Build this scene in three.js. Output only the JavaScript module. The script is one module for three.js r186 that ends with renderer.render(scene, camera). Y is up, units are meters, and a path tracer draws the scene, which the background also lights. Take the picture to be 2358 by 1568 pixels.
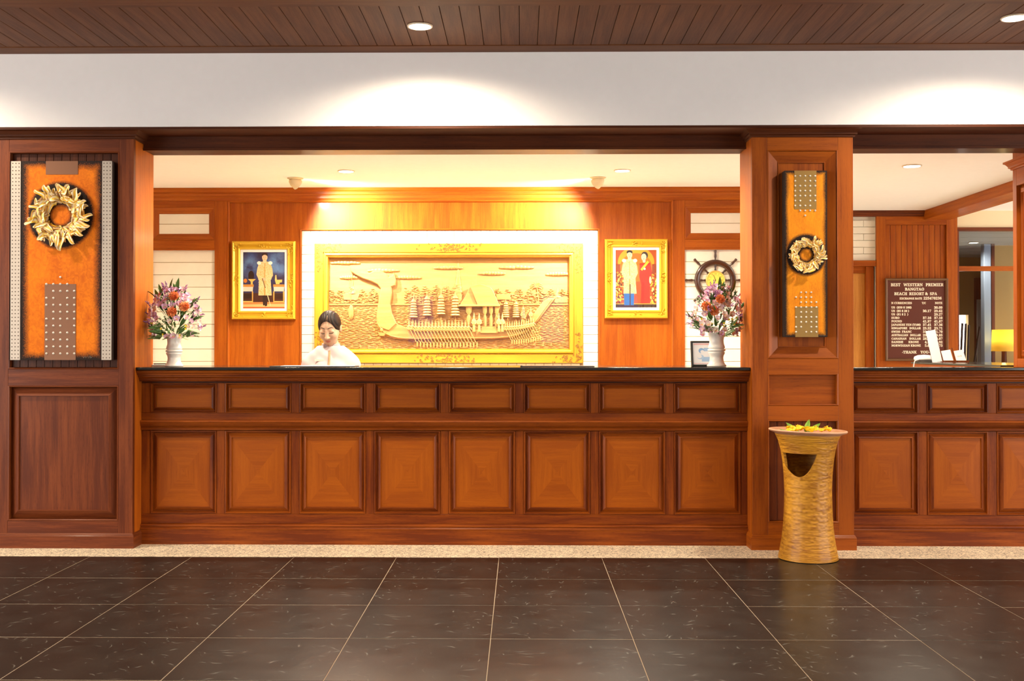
import * as THREE from 'three';
import { mergeGeometries } from 'three/addons/utils/BufferGeometryUtils.js';
import { RoundedBoxGeometry } from 'three/addons/geometries/RoundedBoxGeometry.js';
import { RectAreaLightUniformsLib } from 'three/addons/lights/RectAreaLightUniformsLib.js';
import { Brush, Evaluator, SUBTRACTION } from 'three-bvh-csg';

// ---------------------------------------------------------------- camera, sky, exposure
const scene = new THREE.Scene();
const FRAME_W = 2358, FRAME_H = 1568, FOCAL = 2545, YAW = 0.0145, PITCH = 0.0105, EYE = 1.24;
const camera = new THREE.PerspectiveCamera(2 * Math.atan(FRAME_H / 2 / FOCAL) * 180 / Math.PI, FRAME_W / FRAME_H, 0.1, 100);
camera.position.set(0, EYE, 0);
camera.rotation.set(PITCH, YAW, 0, 'YXZ');
camera.setViewOffset(FRAME_W, FRAME_H, 17, 11, FRAME_W, FRAME_H);
scene.background = new THREE.Color(1.0, 0.93, 0.87);       // overcast daylight; it only enters through the lobby's openings
scene.backgroundIntensity = 7.2;
const renderer = new THREE.WebGLRenderer({ antialias: true });
renderer.toneMapping = THREE.LinearToneMapping;
renderer.toneMappingExposure = 1.0;
renderer.shadowMap.enabled = true;
RectAreaLightUniformsLib.init();
const WARM = new THREE.Color(1.0, 0.895, 0.71), NEUTRAL = new THREE.Color(1.0, 0.82, 0.60);
const LOBBY_CD = 20, INNER_CD = 16, EYEBALL_CD = 36;

// ---------------------------------------------------------------- survey: wall measurements turned into metres
// a point read off the photograph at (u, v) on the wall that stands `depth` metres in front of the camera
const eyeTurn = new THREE.Euler(PITCH, YAW, 0, 'YXZ');
function survey(u, v, depth) {
  const d = new THREE.Vector3((u - 1162) / FOCAL, -(v - 773) / FOCAL, -1).applyEuler(eyeTurn);
  return d.multiplyScalar(depth / -d.z).add(camera.position);
}
const sx = (u, Z, v = 800) => survey(u, v, Z).x, sy = (v, Z, u = 1199) => survey(u, v, Z).y;
function rect(u0, v0, u1, v1, Z) {
  const um = (u0 + u1) / 2, vm = (v0 + v1) / 2;
  const r = { x0: sx(u0, Z, vm), x1: sx(u1, Z, vm), y0: sy(v1, Z, um), y1: sy(v0, Z, um), Z };
  r.w = r.x1 - r.x0; r.h = r.y1 - r.y0; r.x = (r.x0 + r.x1) / 2; r.y = (r.y0 + r.y1) / 2;
  return r;
}
function rng(seed) { let a = seed >>> 0; return () => { a = (a + 0x6D2B79F5) | 0; let t = Math.imul(a ^ (a >>> 15), 1 | a); t = (t + Math.imul(t ^ (t >>> 7), 61 | t)) ^ t; return ((t ^ (t >>> 14)) >>> 0) / 4294967296; }; }
const rand = rng(20240), rr = (a, b) => a + (b - a) * rand();

// ---------------------------------------------------------------- objects, parts, names
const taken = new Map(), origin = new WeakMap();
function numbered(n) { const k = taken.get(n) || 0; taken.set(n, k + 1); return k ? `${n}_${String(k).padStart(3, '0')}` : n; }
const ZERO = new THREE.Vector3();
function tag(o, label, category, group, kind) {
  Object.assign(o.userData, { label, category });
  if (group) o.userData.group = group;
  if (kind) o.userData.kind = kind;
  return o;
}
function thing(name, label, category, at = [0, 0, 0], group, kind) {
  const o = new THREE.Group(); o.name = numbered(name); o.position.set(...at); scene.add(o);
  origin.set(o, o.position.clone());
  return tag(o, label, category, group, kind);
}
const structure = (name, label, category, at) => thing(name, label, category, at, null, 'structure');
// a part whose geometry is in world metres
function part(parent, name, geo, mat, label) {
  const m = new THREE.Mesh(Array.isArray(geo) ? merge(geo) : geo, mat);
  m.name = name; const o = origin.get(parent) || ZERO;
  m.position.copy(o).negate(); origin.set(m, ZERO.clone());
  if (label) m.userData.label = label;
  parent.add(m); return m;
}
// a part with a shared geometry set down at a world position
function piece(parent, name, geo, mat, x, y, z, turn) {
  const m = new THREE.Mesh(geo, mat); m.name = name; const o = origin.get(parent) || ZERO;
  m.position.set(x - o.x, y - o.y, z - o.z); if (turn) m.rotation.set(...turn);
  origin.set(m, new THREE.Vector3(x, y, z)); parent.add(m); return m;
}
function solo(name, geo, mat, label, category, group, kind) {
  const m = new THREE.Mesh(Array.isArray(geo) ? merge(geo) : geo, mat); m.name = numbered(name); scene.add(m); origin.set(m, ZERO.clone());
  return tag(m, label, category, group, kind);
}
function merge(list) {
  const flat = list.map((g) => { const n = g.index ? g.toNonIndexed() : g; for (const k of Object.keys(n.attributes)) if (!['position', 'normal', 'uv'].includes(k)) n.deleteAttribute(k); if (!n.attributes.uv) n.setAttribute('uv', new THREE.Float32BufferAttribute(new Float32Array(n.attributes.position.count * 2), 2)); return n; });
  return mergeGeometries(flat);
}
function mergeColored(list) {
  return mergeGeometries(list.map((g) => { const n = g.index ? g.toNonIndexed() : g; for (const k of Object.keys(n.attributes)) if (!['position', 'normal', 'color'].includes(k)) n.deleteAttribute(k); return n; }));
}
function paint(geo, f) {                                    // vertex colours, linear
  const p = geo.attributes.position, c = new Float32Array(p.count * 3), v = new THREE.Vector3();
  for (let i = 0; i < p.count; i++) { v.fromBufferAttribute(p, i); c.set(typeof f === 'function' ? f(v) : f, i * 3); }
  geo.setAttribute('color', new THREE.BufferAttribute(c, 3)); return geo;
}

// ---------------------------------------------------------------- geometry helpers
// uv in metres, the grain (texture v) along the given axis
function grain(geo, axis = 'y', shift = true) {
  const p = geo.attributes.position, n = geo.attributes.normal, uv = new Float32Array(p.count * 2), du = shift ? rand() * 3 : 0, dv = shift ? rand() * 3 : 0;
  for (let i = 0; i < p.count; i++) {
    const P = [p.getX(i), p.getY(i), p.getZ(i)], N = [Math.abs(n.getX(i)), Math.abs(n.getY(i)), Math.abs(n.getZ(i))];
    const a = 'xyz'.indexOf(axis), k = N[0] > N[1] && N[0] > N[2] ? 0 : N[1] > N[2] ? 1 : 2;
    let u, v; if (k === a) { u = P[(a + 1) % 3]; v = P[(a + 2) % 3]; } else { v = P[a]; u = P[3 - a - k]; }
    uv[2 * i] = u + du; uv[2 * i + 1] = v + dv;
  }
  geo.setAttribute('uv', new THREE.BufferAttribute(uv, 2)); return geo;
}
function box(x0, x1, y0, y1, Z0, Z1, axis = 'y', r = 0) {   // depths Z0 < Z1 in front of the camera
  const w = x1 - x0, h = y1 - y0, d = Z1 - Z0;
  const g = r ? new RoundedBoxGeometry(w, h, d, 1, Math.min(r, w / 2.01, h / 2.01, d / 2.01)) : new THREE.BoxGeometry(w, h, d);
  g.translate((x0 + x1) / 2, (y0 + y1) / 2, -(Z0 + Z1) / 2);
  return grain(g, axis);
}
// a mitred frame: rings of (inset, height) swept round a w x h rectangle that faces +z
function ring(w, h, profile, sides = [0, 1, 2, 3]) {
  const pos = [], uv = [], S = [[-1, -1], [1, -1], [1, 1], [-1, 1]], o = rand() * 3;
  const P = (k, i) => { const [t, z] = profile[k], s = S[(i + 4) % 4]; return [s[0] * (w / 2 - t), s[1] * (h / 2 - t), z]; };
  for (const i of sides) {
    let run = 0;
    for (let k = 0; k + 1 < profile.length; k++) {
      const q = [P(k, i), P(k, i + 1), P(k + 1, i + 1), P(k + 1, i)], len = Math.hypot(profile[k + 1][0] - profile[k][0], profile[k + 1][1] - profile[k][1]);
      const al = (p) => (i % 2 ? p[1] : p[0]) + o, U = [run, run, run + len, run + len].map((x) => x + o + i * 0.37);
      for (const j of [0, 1, 2, 0, 2, 3]) { pos.push(...q[j]); uv.push(U[j], al(q[j])); }
      run += len;
    }
  }
  const g = new THREE.BufferGeometry();
  g.setAttribute('position', new THREE.Float32BufferAttribute(pos, 3)); g.setAttribute('uv', new THREE.Float32BufferAttribute(uv, 2));
  g.computeVertexNormals(); return g;
}
const frameAt = (r, profile, Z, sides) => ring(r.w, r.h, profile, sides).translate(r.x, r.y, -Z);
// a straight moulding along x: profile points (forward, y)
function moulding(x0, x1, Z, pts) {
  const s = new THREE.Shape(pts.map(([f, y]) => new THREE.Vector2(f, y)));
  const g = new THREE.ExtrudeGeometry(s, { depth: x1 - x0, bevelEnabled: false });
  g.rotateY(-Math.PI / 2);                                   // (f, y, along) -> (-along, y, f)
  g.translate(x1, 0, -Z); return grain(g, 'x');
}
function extrude(pts, depth, bevel = 0, holes = []) {
  const s = new THREE.Shape(pts.map(([x, y]) => new THREE.Vector2(x, y)));
  for (const h of holes) s.holes.push(new THREE.Path(h.map(([x, y]) => new THREE.Vector2(x, y))));
  return new THREE.ExtrudeGeometry(s, { depth, bevelEnabled: bevel > 0, bevelSize: bevel, bevelThickness: bevel, bevelSegments: 1, curveSegments: 8 });
}
const V = (x, y, z) => new THREE.Vector3(x, y, z);
function tube(pts, r, seg = 12, rad = 6) { return new THREE.TubeGeometry(new THREE.CatmullRomCurve3(pts.map((p) => V(...p))), seg, r, rad, false); }
const lathe = (pts, seg = 24) => new THREE.LatheGeometry(pts.map(([r, y]) => new THREE.Vector2(r, y)), seg);
function ball(x, y, z, a, b = a, c = a, det = 1) { return new THREE.IcosahedronGeometry(1, det).scale(a, b, c).translate(x, y, z); }
// surface nets: meshes the zero set of a distance field
function nets(f, lo, hi, h) {
  const n = [0, 1, 2].map((i) => Math.ceil((hi[i] - lo[i]) / h) + 1), [nx, ny, nz] = n, val = new Float32Array(nx * ny * nz);
  for (let k = 0, t = 0; k < nz; k++) for (let j = 0; j < ny; j++) for (let i = 0; i < nx; i++) val[t++] = f(lo[0] + i * h, lo[1] + j * h, lo[2] + k * h);
  const at = (i, j, k) => i + nx * (j + ny * k), id = new Int32Array(val.length).fill(-1), pos = [], idx = [];
  for (let k = 0; k < nz - 1; k++) for (let j = 0; j < ny - 1; j++) for (let i = 0; i < nx - 1; i++) {
    let m = 0, cx = 0, cy = 0, cz = 0, cnt = 0; const c = [];
    for (let q = 0; q < 8; q++) { const v = val[at(i + (q & 1), j + (q >> 1 & 1), k + (q >> 2))]; c.push(v); if (v < 0) m |= 1 << q; }
    if (m === 0 || m === 255) continue;
    for (let q = 0; q < 8; q++) for (let b = 0; b < 3; b++) { const w = q | 1 << b; if (w === q || !((m >> q ^ m >> w) & 1)) continue; const t = c[q] / (c[q] - c[w]); cx += (q & 1) + (b === 0 ? t : 0); cy += (q >> 1 & 1) + (b === 1 ? t : 0); cz += (q >> 2) + (b === 2 ? t : 0); cnt++; }
    id[at(i, j, k)] = pos.length / 3; pos.push(lo[0] + (i + cx / cnt) * h, lo[1] + (j + cy / cnt) * h, lo[2] + (k + cz / cnt) * h);
  }
  const D = [[1, 0, 0], [0, 1, 0], [0, 0, 1]];
  for (let k = 1; k < nz - 1; k++) for (let j = 1; j < ny - 1; j++) for (let i = 1; i < nx - 1; i++) for (let b = 0; b < 3; b++) {
    const a = val[at(i, j, k)] < 0, e = val[at(i + D[b][0], j + D[b][1], k + D[b][2])] < 0; if (a === e) continue;
    const u = D[(b + 1) % 3], w = D[(b + 2) % 3], g = (s, t) => id[at(i - s * u[0] - t * w[0], j - s * u[1] - t * w[1], k - s * u[2] - t * w[2])];
    const q = [g(1, 1), g(0, 1), g(0, 0), g(1, 0)]; if (q.includes(-1)) continue;
    idx.push(...(a ? [q[0], q[1], q[2], q[0], q[2], q[3]] : [q[0], q[2], q[1], q[0], q[3], q[2]]));
  }
  const nor = new Float32Array(pos.length), e = h * 0.5;
  for (let i = 0; i < pos.length; i += 3) { const [x, y, z] = pos.slice(i, i + 3), N = V(f(x + e, y, z) - f(x - e, y, z), f(x, y + e, z) - f(x, y - e, z), f(x, y, z + e) - f(x, y, z - e)).normalize(); nor.set([N.x, N.y, N.z], i); }
  const geo = new THREE.BufferGeometry();
  geo.setAttribute('position', new THREE.Float32BufferAttribute(pos, 3)); geo.setAttribute('normal', new THREE.BufferAttribute(nor, 3)); geo.setIndex(idx); return geo;
}

// ---------------------------------------------------------------- textures
function lattice(n, m, r) { const a = new Float32Array(n * m); for (let i = 0; i < a.length; i++) a[i] = r(); return (u, v) => { const x = u * n, y = v * m, i = Math.floor(x), j = Math.floor(y), f = x - i, g = y - j, s = f * f * (3 - 2 * f), t = g * g * (3 - 2 * g), q = (p, w) => a[((p % n) + n) % n + n * (((w % m) + m) % m)]; return (q(i, j) * (1 - s) + q(i + 1, j) * s) * (1 - t) + (q(i, j + 1) * (1 - s) + q(i + 1, j + 1) * s) * t; }; }
function texture(size, f, { srgb = true, repeat = 1 } = {}) {
  const d = new Uint8Array(size * size * 4);
  for (let j = 0, t = 0; j < size; j++) for (let i = 0; i < size; i++) { const c = f(i / size, j / size, i, j); for (let k = 0; k < 3; k++) { let x = Math.max(0, Math.min(1, c[k])); if (srgb) x = x <= 0.0031308 ? 12.92 * x : 1.055 * x ** (1 / 2.4) - 0.055; d[t++] = Math.round(255 * x); } d[t++] = 255; }
  const tx = new THREE.DataTexture(d, size, size); tx.wrapS = tx.wrapT = THREE.RepeatWrapping; tx.magFilter = THREE.LinearFilter; tx.minFilter = THREE.LinearMipmapLinearFilter; tx.generateMipmaps = true;
  if (srgb) tx.colorSpace = THREE.SRGBColorSpace; tx.repeat.set(repeat, repeat); tx.needsUpdate = true; return tx;
}
const mixc = (a, b, t) => a.map((x, i) => x + (b[i] - x) * t);
// grain runs along v; one tile of texture is 1 / repeat metres
function woodTexture(light, dark, seed, repeat = 1) {
  const r = rng(seed), broad = lattice(9, 2, r), mid = lattice(40, 3, r), fine = lattice(220, 7, r), pore = lattice(420, 40, r), wob = lattice(4, 5, r);
  return texture(768, (u, v) => {
    const w = u + 0.012 * wob(u, v);
    let t = 0.34 * broad(w, v) + 0.30 * mid(w, v) + 0.24 * fine(w, v) + 0.12 * pore(u, v);
    t = (t - 0.5) * 2.3 + 0.5; if (pore(u, v) > 0.82) t += 0.12;
    return mixc(light, dark, Math.max(0, Math.min(1, t)));
  }, { repeat });
}
function canvasTexture(w, h, draw) { const c = document.createElement('canvas'); c.width = w; c.height = h; draw(c.getContext('2d'), w, h); const t = new THREE.CanvasTexture(c); t.colorSpace = THREE.SRGBColorSpace; return t; }

const std = (o) => new THREE.MeshStandardMaterial(o), phys = (o) => new THREE.MeshPhysicalMaterial(o), lin = (r, g, b) => new THREE.Color().setRGB(r, g, b);
const M = {};
M.wood = phys({ map: woodTexture([0.265, 0.057, 0.002], [0.120, 0.019, 0.001], 1, 1.3), roughness: 0.5, specularIntensity: 0.4, clearcoat: 0.08, clearcoatRoughness: 0.15 });
M.woodMid = phys({ map: woodTexture([0.315, 0.072, 0.002], [0.185, 0.035, 0.001], 13, 1.3), roughness: 0.5, specularIntensity: 0.4, clearcoat: 0.08, clearcoatRoughness: 0.15 });
M.woodRed = phys({ map: woodTexture([0.195, 0.045, 0.009], [0.100, 0.019, 0.004], 2, 1.3), roughness: 0.5, specularIntensity: 0.4, clearcoat: 0.08, clearcoatRoughness: 0.15 });
M.woodDark = phys({ map: woodTexture([0.095, 0.022, 0.004], [0.045, 0.009, 0.002], 3, 1.3), roughness: 0.5, specularIntensity: 0.4, clearcoat: 0.08, clearcoatRoughness: 0.15 });
M.woodWall = phys({ map: woodTexture([0.42, 0.105, 0.005], [0.28, 0.056, 0.003], 4, 1.3), roughness: 0.5, specularIntensity: 0.4, clearcoat: 0.08, clearcoatRoughness: 0.15 });
M.woodCeil = [5, 6, 7].map((s) => phys({ map: woodTexture([0.160, 0.056, 0.016], [0.094, 0.028, 0.007], s, 1.1), roughness: 0.55, specularIntensity: 0.35 }));
M.woodField = [8, 9].map((s) => phys({ map: woodTexture([0.36, 0.086, 0.002], [0.265, 0.056, 0.0015], s, 1.6), roughness: 0.5, specularIntensity: 0.4, clearcoat: 0.08, clearcoatRoughness: 0.15 }));
M.woodYellow = phys({ map: woodTexture([0.62, 0.27, 0.045], [0.45, 0.16, 0.02], 10, 1.3), roughness: 0.45 });
M.carved = std({ map: woodTexture([0.58, 0.325, 0.095], [0.44, 0.215, 0.05], 11, 2), roughness: 0.5 });
M.carvedFrame = std({ map: woodTexture([0.58, 0.285, 0.016], [0.45, 0.20, 0.008], 12, 2), roughness: 0.42 });
M.gap = std({ color: lin(0.035, 0.010, 0.004), roughness: 0.8 });
{
  const r = rng(31), a = lattice(30, 30, r), b = lattice(7, 7, r);
  M.plaster = std({ map: texture(256, (u, v) => { const t = 0.84 + 0.015 * a(u, v) + 0.02 * b(u, v); return [t, t * 0.975, t * 0.955]; }), roughness: 0.9 });
  M.cream = [0, 1].map((k) => std({ map: texture(256, (u, v) => { const t = 0.985 - 0.03 * k - 0.03 * a(u, v) - 0.02 * b(v, u); return [t * 0.90, t * 0.85, t * 0.70]; }), roughness: 0.5 }));
  M.ceilWhite = std({ map: texture(256, (u, v) => { const t = 0.9 + 0.02 * a(u, v); return [t, t * 0.97, t * 0.92]; }), roughness: 0.9 });
}
{
  const r = rng(41), a = lattice(120, 120, r), b = lattice(64, 64, r), c = lattice(12, 12, r);
  M.granite = std({ map: texture(512, (u, v) => { const t = 0.62 * a(u, v) + 0.38 * b(u, v), g = t > 0.6 ? 0.98 : t < 0.36 ? 0.30 : 0.74; const q = g * (0.9 + 0.2 * c(u, v)); return [q, q * 0.86, q * 0.64]; }, { repeat: 1.6 }), roughness: 0.45 });
}
M.tile = [51, 52, 53].map((s) => {
  const r = rng(s), a = lattice(6, 6, r), b = lattice(26, 60, r), c = lattice(90, 220, r), sc = [];
  for (let i = 0; i < 44; i++) sc.push([r(), r(), r() * 6.3, 0.01 + 0.05 * r(), r()]);
  const scuff = (u, v) => { let q = 0; for (const [x, y, an, l, k] of sc) { const dx = u - x, dy = v - y, p = dx * Math.cos(an) + dy * Math.sin(an), w = -dx * Math.sin(an) + dy * Math.cos(an); if (Math.abs(p) < l) q = Math.max(q, (1 - Math.abs(p) / l) * Math.max(0, 1 - Math.abs(w - 6 * p * p) / (0.002 + 0.007 * k)) * (0.5 + 0.5 * c(u * 3, v * 3))); } return q; };
  const col = texture(512, (u, v) => { const t = 0.5 * a(u, v) + 0.3 * b(u, v) + 0.2 * c(u, v), q = 0.006 + 0.014 * t + 0.15 * scuff(u, v); return [q * 1.06, q, q * 0.86]; });
  const rou = texture(512, (u, v) => { const q = 0.27 + 0.05 * (0.6 * a(v, u) + 0.4 * c(u, v)) + 0.2 * scuff(u, v); return [q, q, q]; }, { srgb: false });
  return phys({ map: col, roughnessMap: rou, roughness: 1.0, specularIntensity: 0.48 });
});
M.grout = std({ color: lin(0.34, 0.26, 0.18), roughness: 0.9 });
M.blackStone = phys({ color: lin(0.012, 0.011, 0.010), roughness: 0.12 });
M.glass = phys({ color: 0xffffff, transmission: 1, thickness: 0, roughness: 0.02, ior: 1.5 });
M.lampGlow = std({ color: 0xffffff, emissive: lin(1, 0.93, 0.8), emissiveIntensity: 14 });
M.lampTrim = std({ color: lin(0.75, 0.62, 0.45), roughness: 0.35, metalness: 0.3 });
M.metal = std({ color: lin(0.46, 0.40, 0.33), roughness: 0.45, metalness: 0.5 });
M.stud = std({ color: lin(0.80, 0.74, 0.64), roughness: 0.3, metalness: 0.2 });
M.black = std({ color: lin(0.012, 0.012, 0.012), roughness: 0.5 });
M.white = std({ color: lin(0.86, 0.84, 0.80), roughness: 0.6 });
M.leaf = [lin(0.07, 0.17, 0.025), lin(0.035, 0.10, 0.02), lin(0.16, 0.26, 0.04)].map((c) => phys({ color: c, roughness: 0.6, side: THREE.DoubleSide }));
M.tint = phys({ vertexColors: true, roughness: 0.6, side: THREE.DoubleSide });

// ================================================================ THE SETTING
const Z_EDGE = 6.534, Z_FASCIA = 6.73, Z_PILLAR = 6.80, Z_COUNTER = 6.957, Z_BACK = 7.17, Z_WALL = 9.27, Z_ROOM = 10.9;
const H_LOBBY = sy(121, Z_FASCIA, 1000) + 0.004, H_FASCIA = sy(290, Z_FASCIA, 1000), H_INNER = 2.58, H_HEAD = 2.493, H_TOP = 1.116;
const X_LEFT = sx(307, Z_PILLAR, 600), X_MID0 = sx(1732, Z_PILLAR, 600), X_MID1 = sx(1965, Z_PILLAR, 600), X_POST = 3.30, X_END = 3.86;

// ---- lobby floor: grout bed, slate tiles, granite border
{
  const fl = structure('floor', 'dark slate tile floor of the lobby with pale grout lines', 'floor');
  part(fl, 'grout_bed', box(-7.2, 7.2, -0.10, -0.0012, -6.2, 6.95, 'x'), M.grout);
  part(fl, 'bounce_slab', box(-7.2, 9, -0.10, 0, 6.95, 16, 'x'), M.cream[1]);  // unseen inner floor, made cream to bounce lamp light to the ceiling
  const W = 0.606, g = grain(new RoundedBoxGeometry(W - 0.0030, 0.02, W - 0.0052, 1, 0.0015), 'x', false), uv = g.attributes.uv;
  for (let i = 0; i < uv.count; i++) uv.setXY(i, uv.getX(i) / W + 0.5, uv.getY(i) / W + 0.5);
  for (let j = 0; j < 13; j++) for (let k = -11; k < 11; k++)
    piece(fl, 'floor_tile', g, M.tile[Math.floor(rand() * 3)], -0.128 + W * (k + 0.5), -0.01 + rr(-0.0004, 0.0004), -(Z_EDGE - W * (j + 0.5)), [0, rand() < 0.5 ? 0 : Math.PI, 0]);
  const gb = structure('floor_border', 'speckled beige granite strip along the foot of the wooden counter', 'floor border');
  part(gb, 'granite_strip', box(-7.2, 7.2, -0.02, 0.0008, Z_EDGE, 7.12, 'x'), M.granite);
}
// ---- lobby ceiling of narrow boards between two flat battens
{
  const c = structure('ceiling', 'brown ceiling of narrow wooden boards above the white bulkhead', 'ceiling');
  part(c, 'ceiling_slab', box(-7.2, 7.2, H_LOBBY + 0.02, H_LOBBY + 0.12, -6.2, 7.0, 'x'), M.gap);
  const back0 = 6.585, front1 = 5.80, P = 0.1064, g = box(-P / 2 + 0.0012, P / 2 - 0.0012, 0, 0.02, front1, back0, 'z', 0.003);
  const g2 = [g, ...[1, 2, 3].map(() => grain(g.clone(), 'z'))];
  for (let k = -46; k <= 46; k++) piece(c, 'ceiling_board', g2[Math.floor(rand() * 4)], M.woodCeil[Math.floor(rand() * 3)], -0.06 + k * P, H_LOBBY + rr(0, 0.001), 0);
  part(c, 'batten', box(-5, 5, H_LOBBY - 0.004, H_LOBBY + 0.02, back0, Z_FASCIA, 'x', 0.003), M.woodCeil[0]);
  part(c, 'batten', box(-5, 5, H_LOBBY - 0.008, H_LOBBY + 0.02, 5.35, front1, 'x', 0.003), M.woodCeil[1]);
  for (let k = 1; k < 28; k++) part(c, 'ceiling_plank', box(-7, 7, H_LOBBY, H_LOBBY + 0.02, 3.35 - 0.4 * (k - 5), 3.745 - 0.4 * (k - 5), 'x', 0.003), M.woodCeil[k % 3]);
}
// ---- white bulkhead over the counter
{
  const f = structure('wall_upper', 'plain white painted bulkhead between the board ceiling and the counter openings', 'bulkhead');
  part(f, 'plaster_face', box(-7.2, 7.2, H_FASCIA, H_LOBBY + 0.1, Z_FASCIA, 6.97, 'x', 0.004), M.plaster);
  part(f, 'soffit_board', box(-7.2, 7.2, H_FASCIA - 0.014, H_FASCIA, Z_FASCIA + 0.004, 7.0, 'x'), M.woodDark);
}
// ---- lobby shell behind the camera: side walls with openings to the daylight
{
  const wl = structure('wall_left', 'pale lobby wall with a wide opening to the garden', 'wall');
  part(wl, 'wall_panel', [box(-7.3, -7.1, 2.75, 3.15, -6.2, 7), box(-7.3, -7.1, 0, 2.75, 5.6, 7), box(-7.3, -7.1, 0, 2.75, -6.2, -2.5)], M.plaster);
  const wr = structure('wall_right', 'pale unseen lobby side wall with a wide opening added for more daylight', 'wall');  // opening added so more daylight reaches the white bulkhead
  part(wr, 'wall_panel', [box(7.1, 7.3, 2.75, 3.15, -6.2, 7), box(7.1, 7.3, 0, 2.75, 5.6, 7), box(7.1, 7.3, 0, 2.75, -6.2, -2.5)], M.plaster);
  const wb = structure('wall_rear', 'lobby wall behind the viewer with tall window openings', 'wall');
  const xs = [-7.3, -2.5, -1.95, 0.45, 0.95, 2.15, 2.6, 7.3];
  part(wb, 'wall_panel', [box(-7.3, 7.3, 2.4, 3.15, -6.2, -6.0), box(-7.3, 7.3, 0, 1.35, -6.2, -6.0), ...[0, 2, 4, 6].map((i) => box(xs[i], xs[i + 1], 1.35, 2.4, -6.2, -6.0))], M.plaster);
  part(wb, 'window_pane', [1, 3, 5].map((i) => box(xs[i], xs[i + 1], 1.35, 2.4, -6.12, -6.11)), phys({ color: lin(0.16, 0.22, 0.42), transmission: 1, thickness: 0, roughness: 0.02 }), 'added dark blue glass that dims the sky reflections');  // panes added to dim and blue the sky mirrored in the carving glass
  const wf = structure('wall_front', 'wooden wall closing the counter front beyond the pillars', 'wall');
  part(wf, 'wall_panel', [box(-7.2, -3.28, 0, H_FASCIA, Z_PILLAR + 0.03, Z_BACK), box(X_END, 7.2, 0, H_FASCIA, Z_PILLAR + 0.03, Z_BACK)], M.woodRed);
}

// ---- wood panelling helpers
const bead = [[0, 0.030], [0, 0.036], [0.005, 0.038], [0.009, 0.034], [0.010, 0.002]];
function panelInto(p, r, kind, base, mats) {                // r: opening; base: depth of the backing
  const [mFrame, mField] = mats;
  part(p, 'bead', frameAt(r, bead, base), mFrame);
  const inner = { ...r, w: r.w - 0.02, h: r.h - 0.02 };
  if (kind === 'raised' || kind === 'funnel') {
    const s = r.bevel || 0.052, prof = kind === 'raised' ? [[0, 0.002], [0.004, 0.004], [s, 0.030], [s + 0.003, 0.030], [s + 0.004, 0.020]] : [[0, 0.032], [s, 0.008], [s + 0.002, 0.012], [s + 0.006, 0.012], [s + 0.007, 0.004]];
    part(p, 'panel_moulding', frameAt(inner, prof, base), mFrame);
    const k = s + 0.004, z = kind === 'raised' ? 0.020 : 0.004;
    part(p, 'panel_field', box(inner.x - inner.w / 2 + k, inner.x + inner.w / 2 - k, inner.y - inner.h / 2 + k, inner.y + inner.h / 2 - k, base - z, base + 0.004, 'y'), mField);
  } else if (kind === 'boards') {
    const n = Math.round(inner.w / 0.0515), P = inner.w / n;
    const g = [0, 1, 2].map(() => box(-P / 2 + 0.001, P / 2 - 0.001, -inner.h / 2, inner.h / 2, -0.008, 0.004, 'y', 0.0025));
    for (let i = 0; i < n; i++) piece(p, 'board', g[i % 3], mField, inner.x - inner.w / 2 + P * (i + 0.5), inner.y, -base);
  } else part(p, 'panel_field', box(inner.x - inner.w / 2, inner.x + inner.w / 2, inner.y - inner.h / 2, inner.y + inner.h / 2, base - 0.008, base + 0.004, 'x'), mField);
}
function faceFrame(p, x0, x1, y0, y1, Za, Zb, opens, mat) {  // two stiles and the rails between the openings (one column, top to bottom)
  const l = Math.min(...opens.map((o) => o.x0)), r = Math.max(...opens.map((o) => o.x1));
  part(p, 'stile', box(x0, l, y0, y1, Za, Zb, 'y', 0.002), mat);
  part(p, 'stile', box(r, x1, y0, y1, Za, Zb, 'y', 0.002), mat);
  let top = y1; for (const o of [...opens, { y1: y0 }]) { part(p, 'rail', box(l, r, o.y1, top, Za, Zb, 'x', 0.002), mat); top = o.y0; }
}
const crownProfile = [[0, 0], [-0.010, 0.002], [-0.010, 0.010], [-0.016, 0.014], [-0.022, 0.016], [-0.022, 0.026], [-0.036, 0.044], [-0.040, 0.046], [-0.046, 0.048], [-0.046, 0.060]];
function crown(p, x0, x1, Za, Zb, y, mat, prof = crownProfile) { const g = ring(x1 - x0, Zb - Za, prof).rotateX(-Math.PI / 2).translate((x0 + x1) / 2, y, -(Za + Zb) / 2); part(p, 'crown_moulding', g, mat); }
function plinth(p, x0, x1, Za, Zb, h, mat) {
  part(p, 'plinth', [box(x0, x1, 0, h - 0.022, Za, Zb, 'x', 0.002), ring(x1 - x0, Zb - Za, [[0, 0], [0.0, 0.006], [0.004, 0.010], [0.004, 0.014], [0.011, 0.022], [0.03, 0.024]]).rotateX(-Math.PI / 2).translate((x0 + x1) / 2, h - 0.022, -(Za + Zb) / 2)], mat);
}
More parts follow.
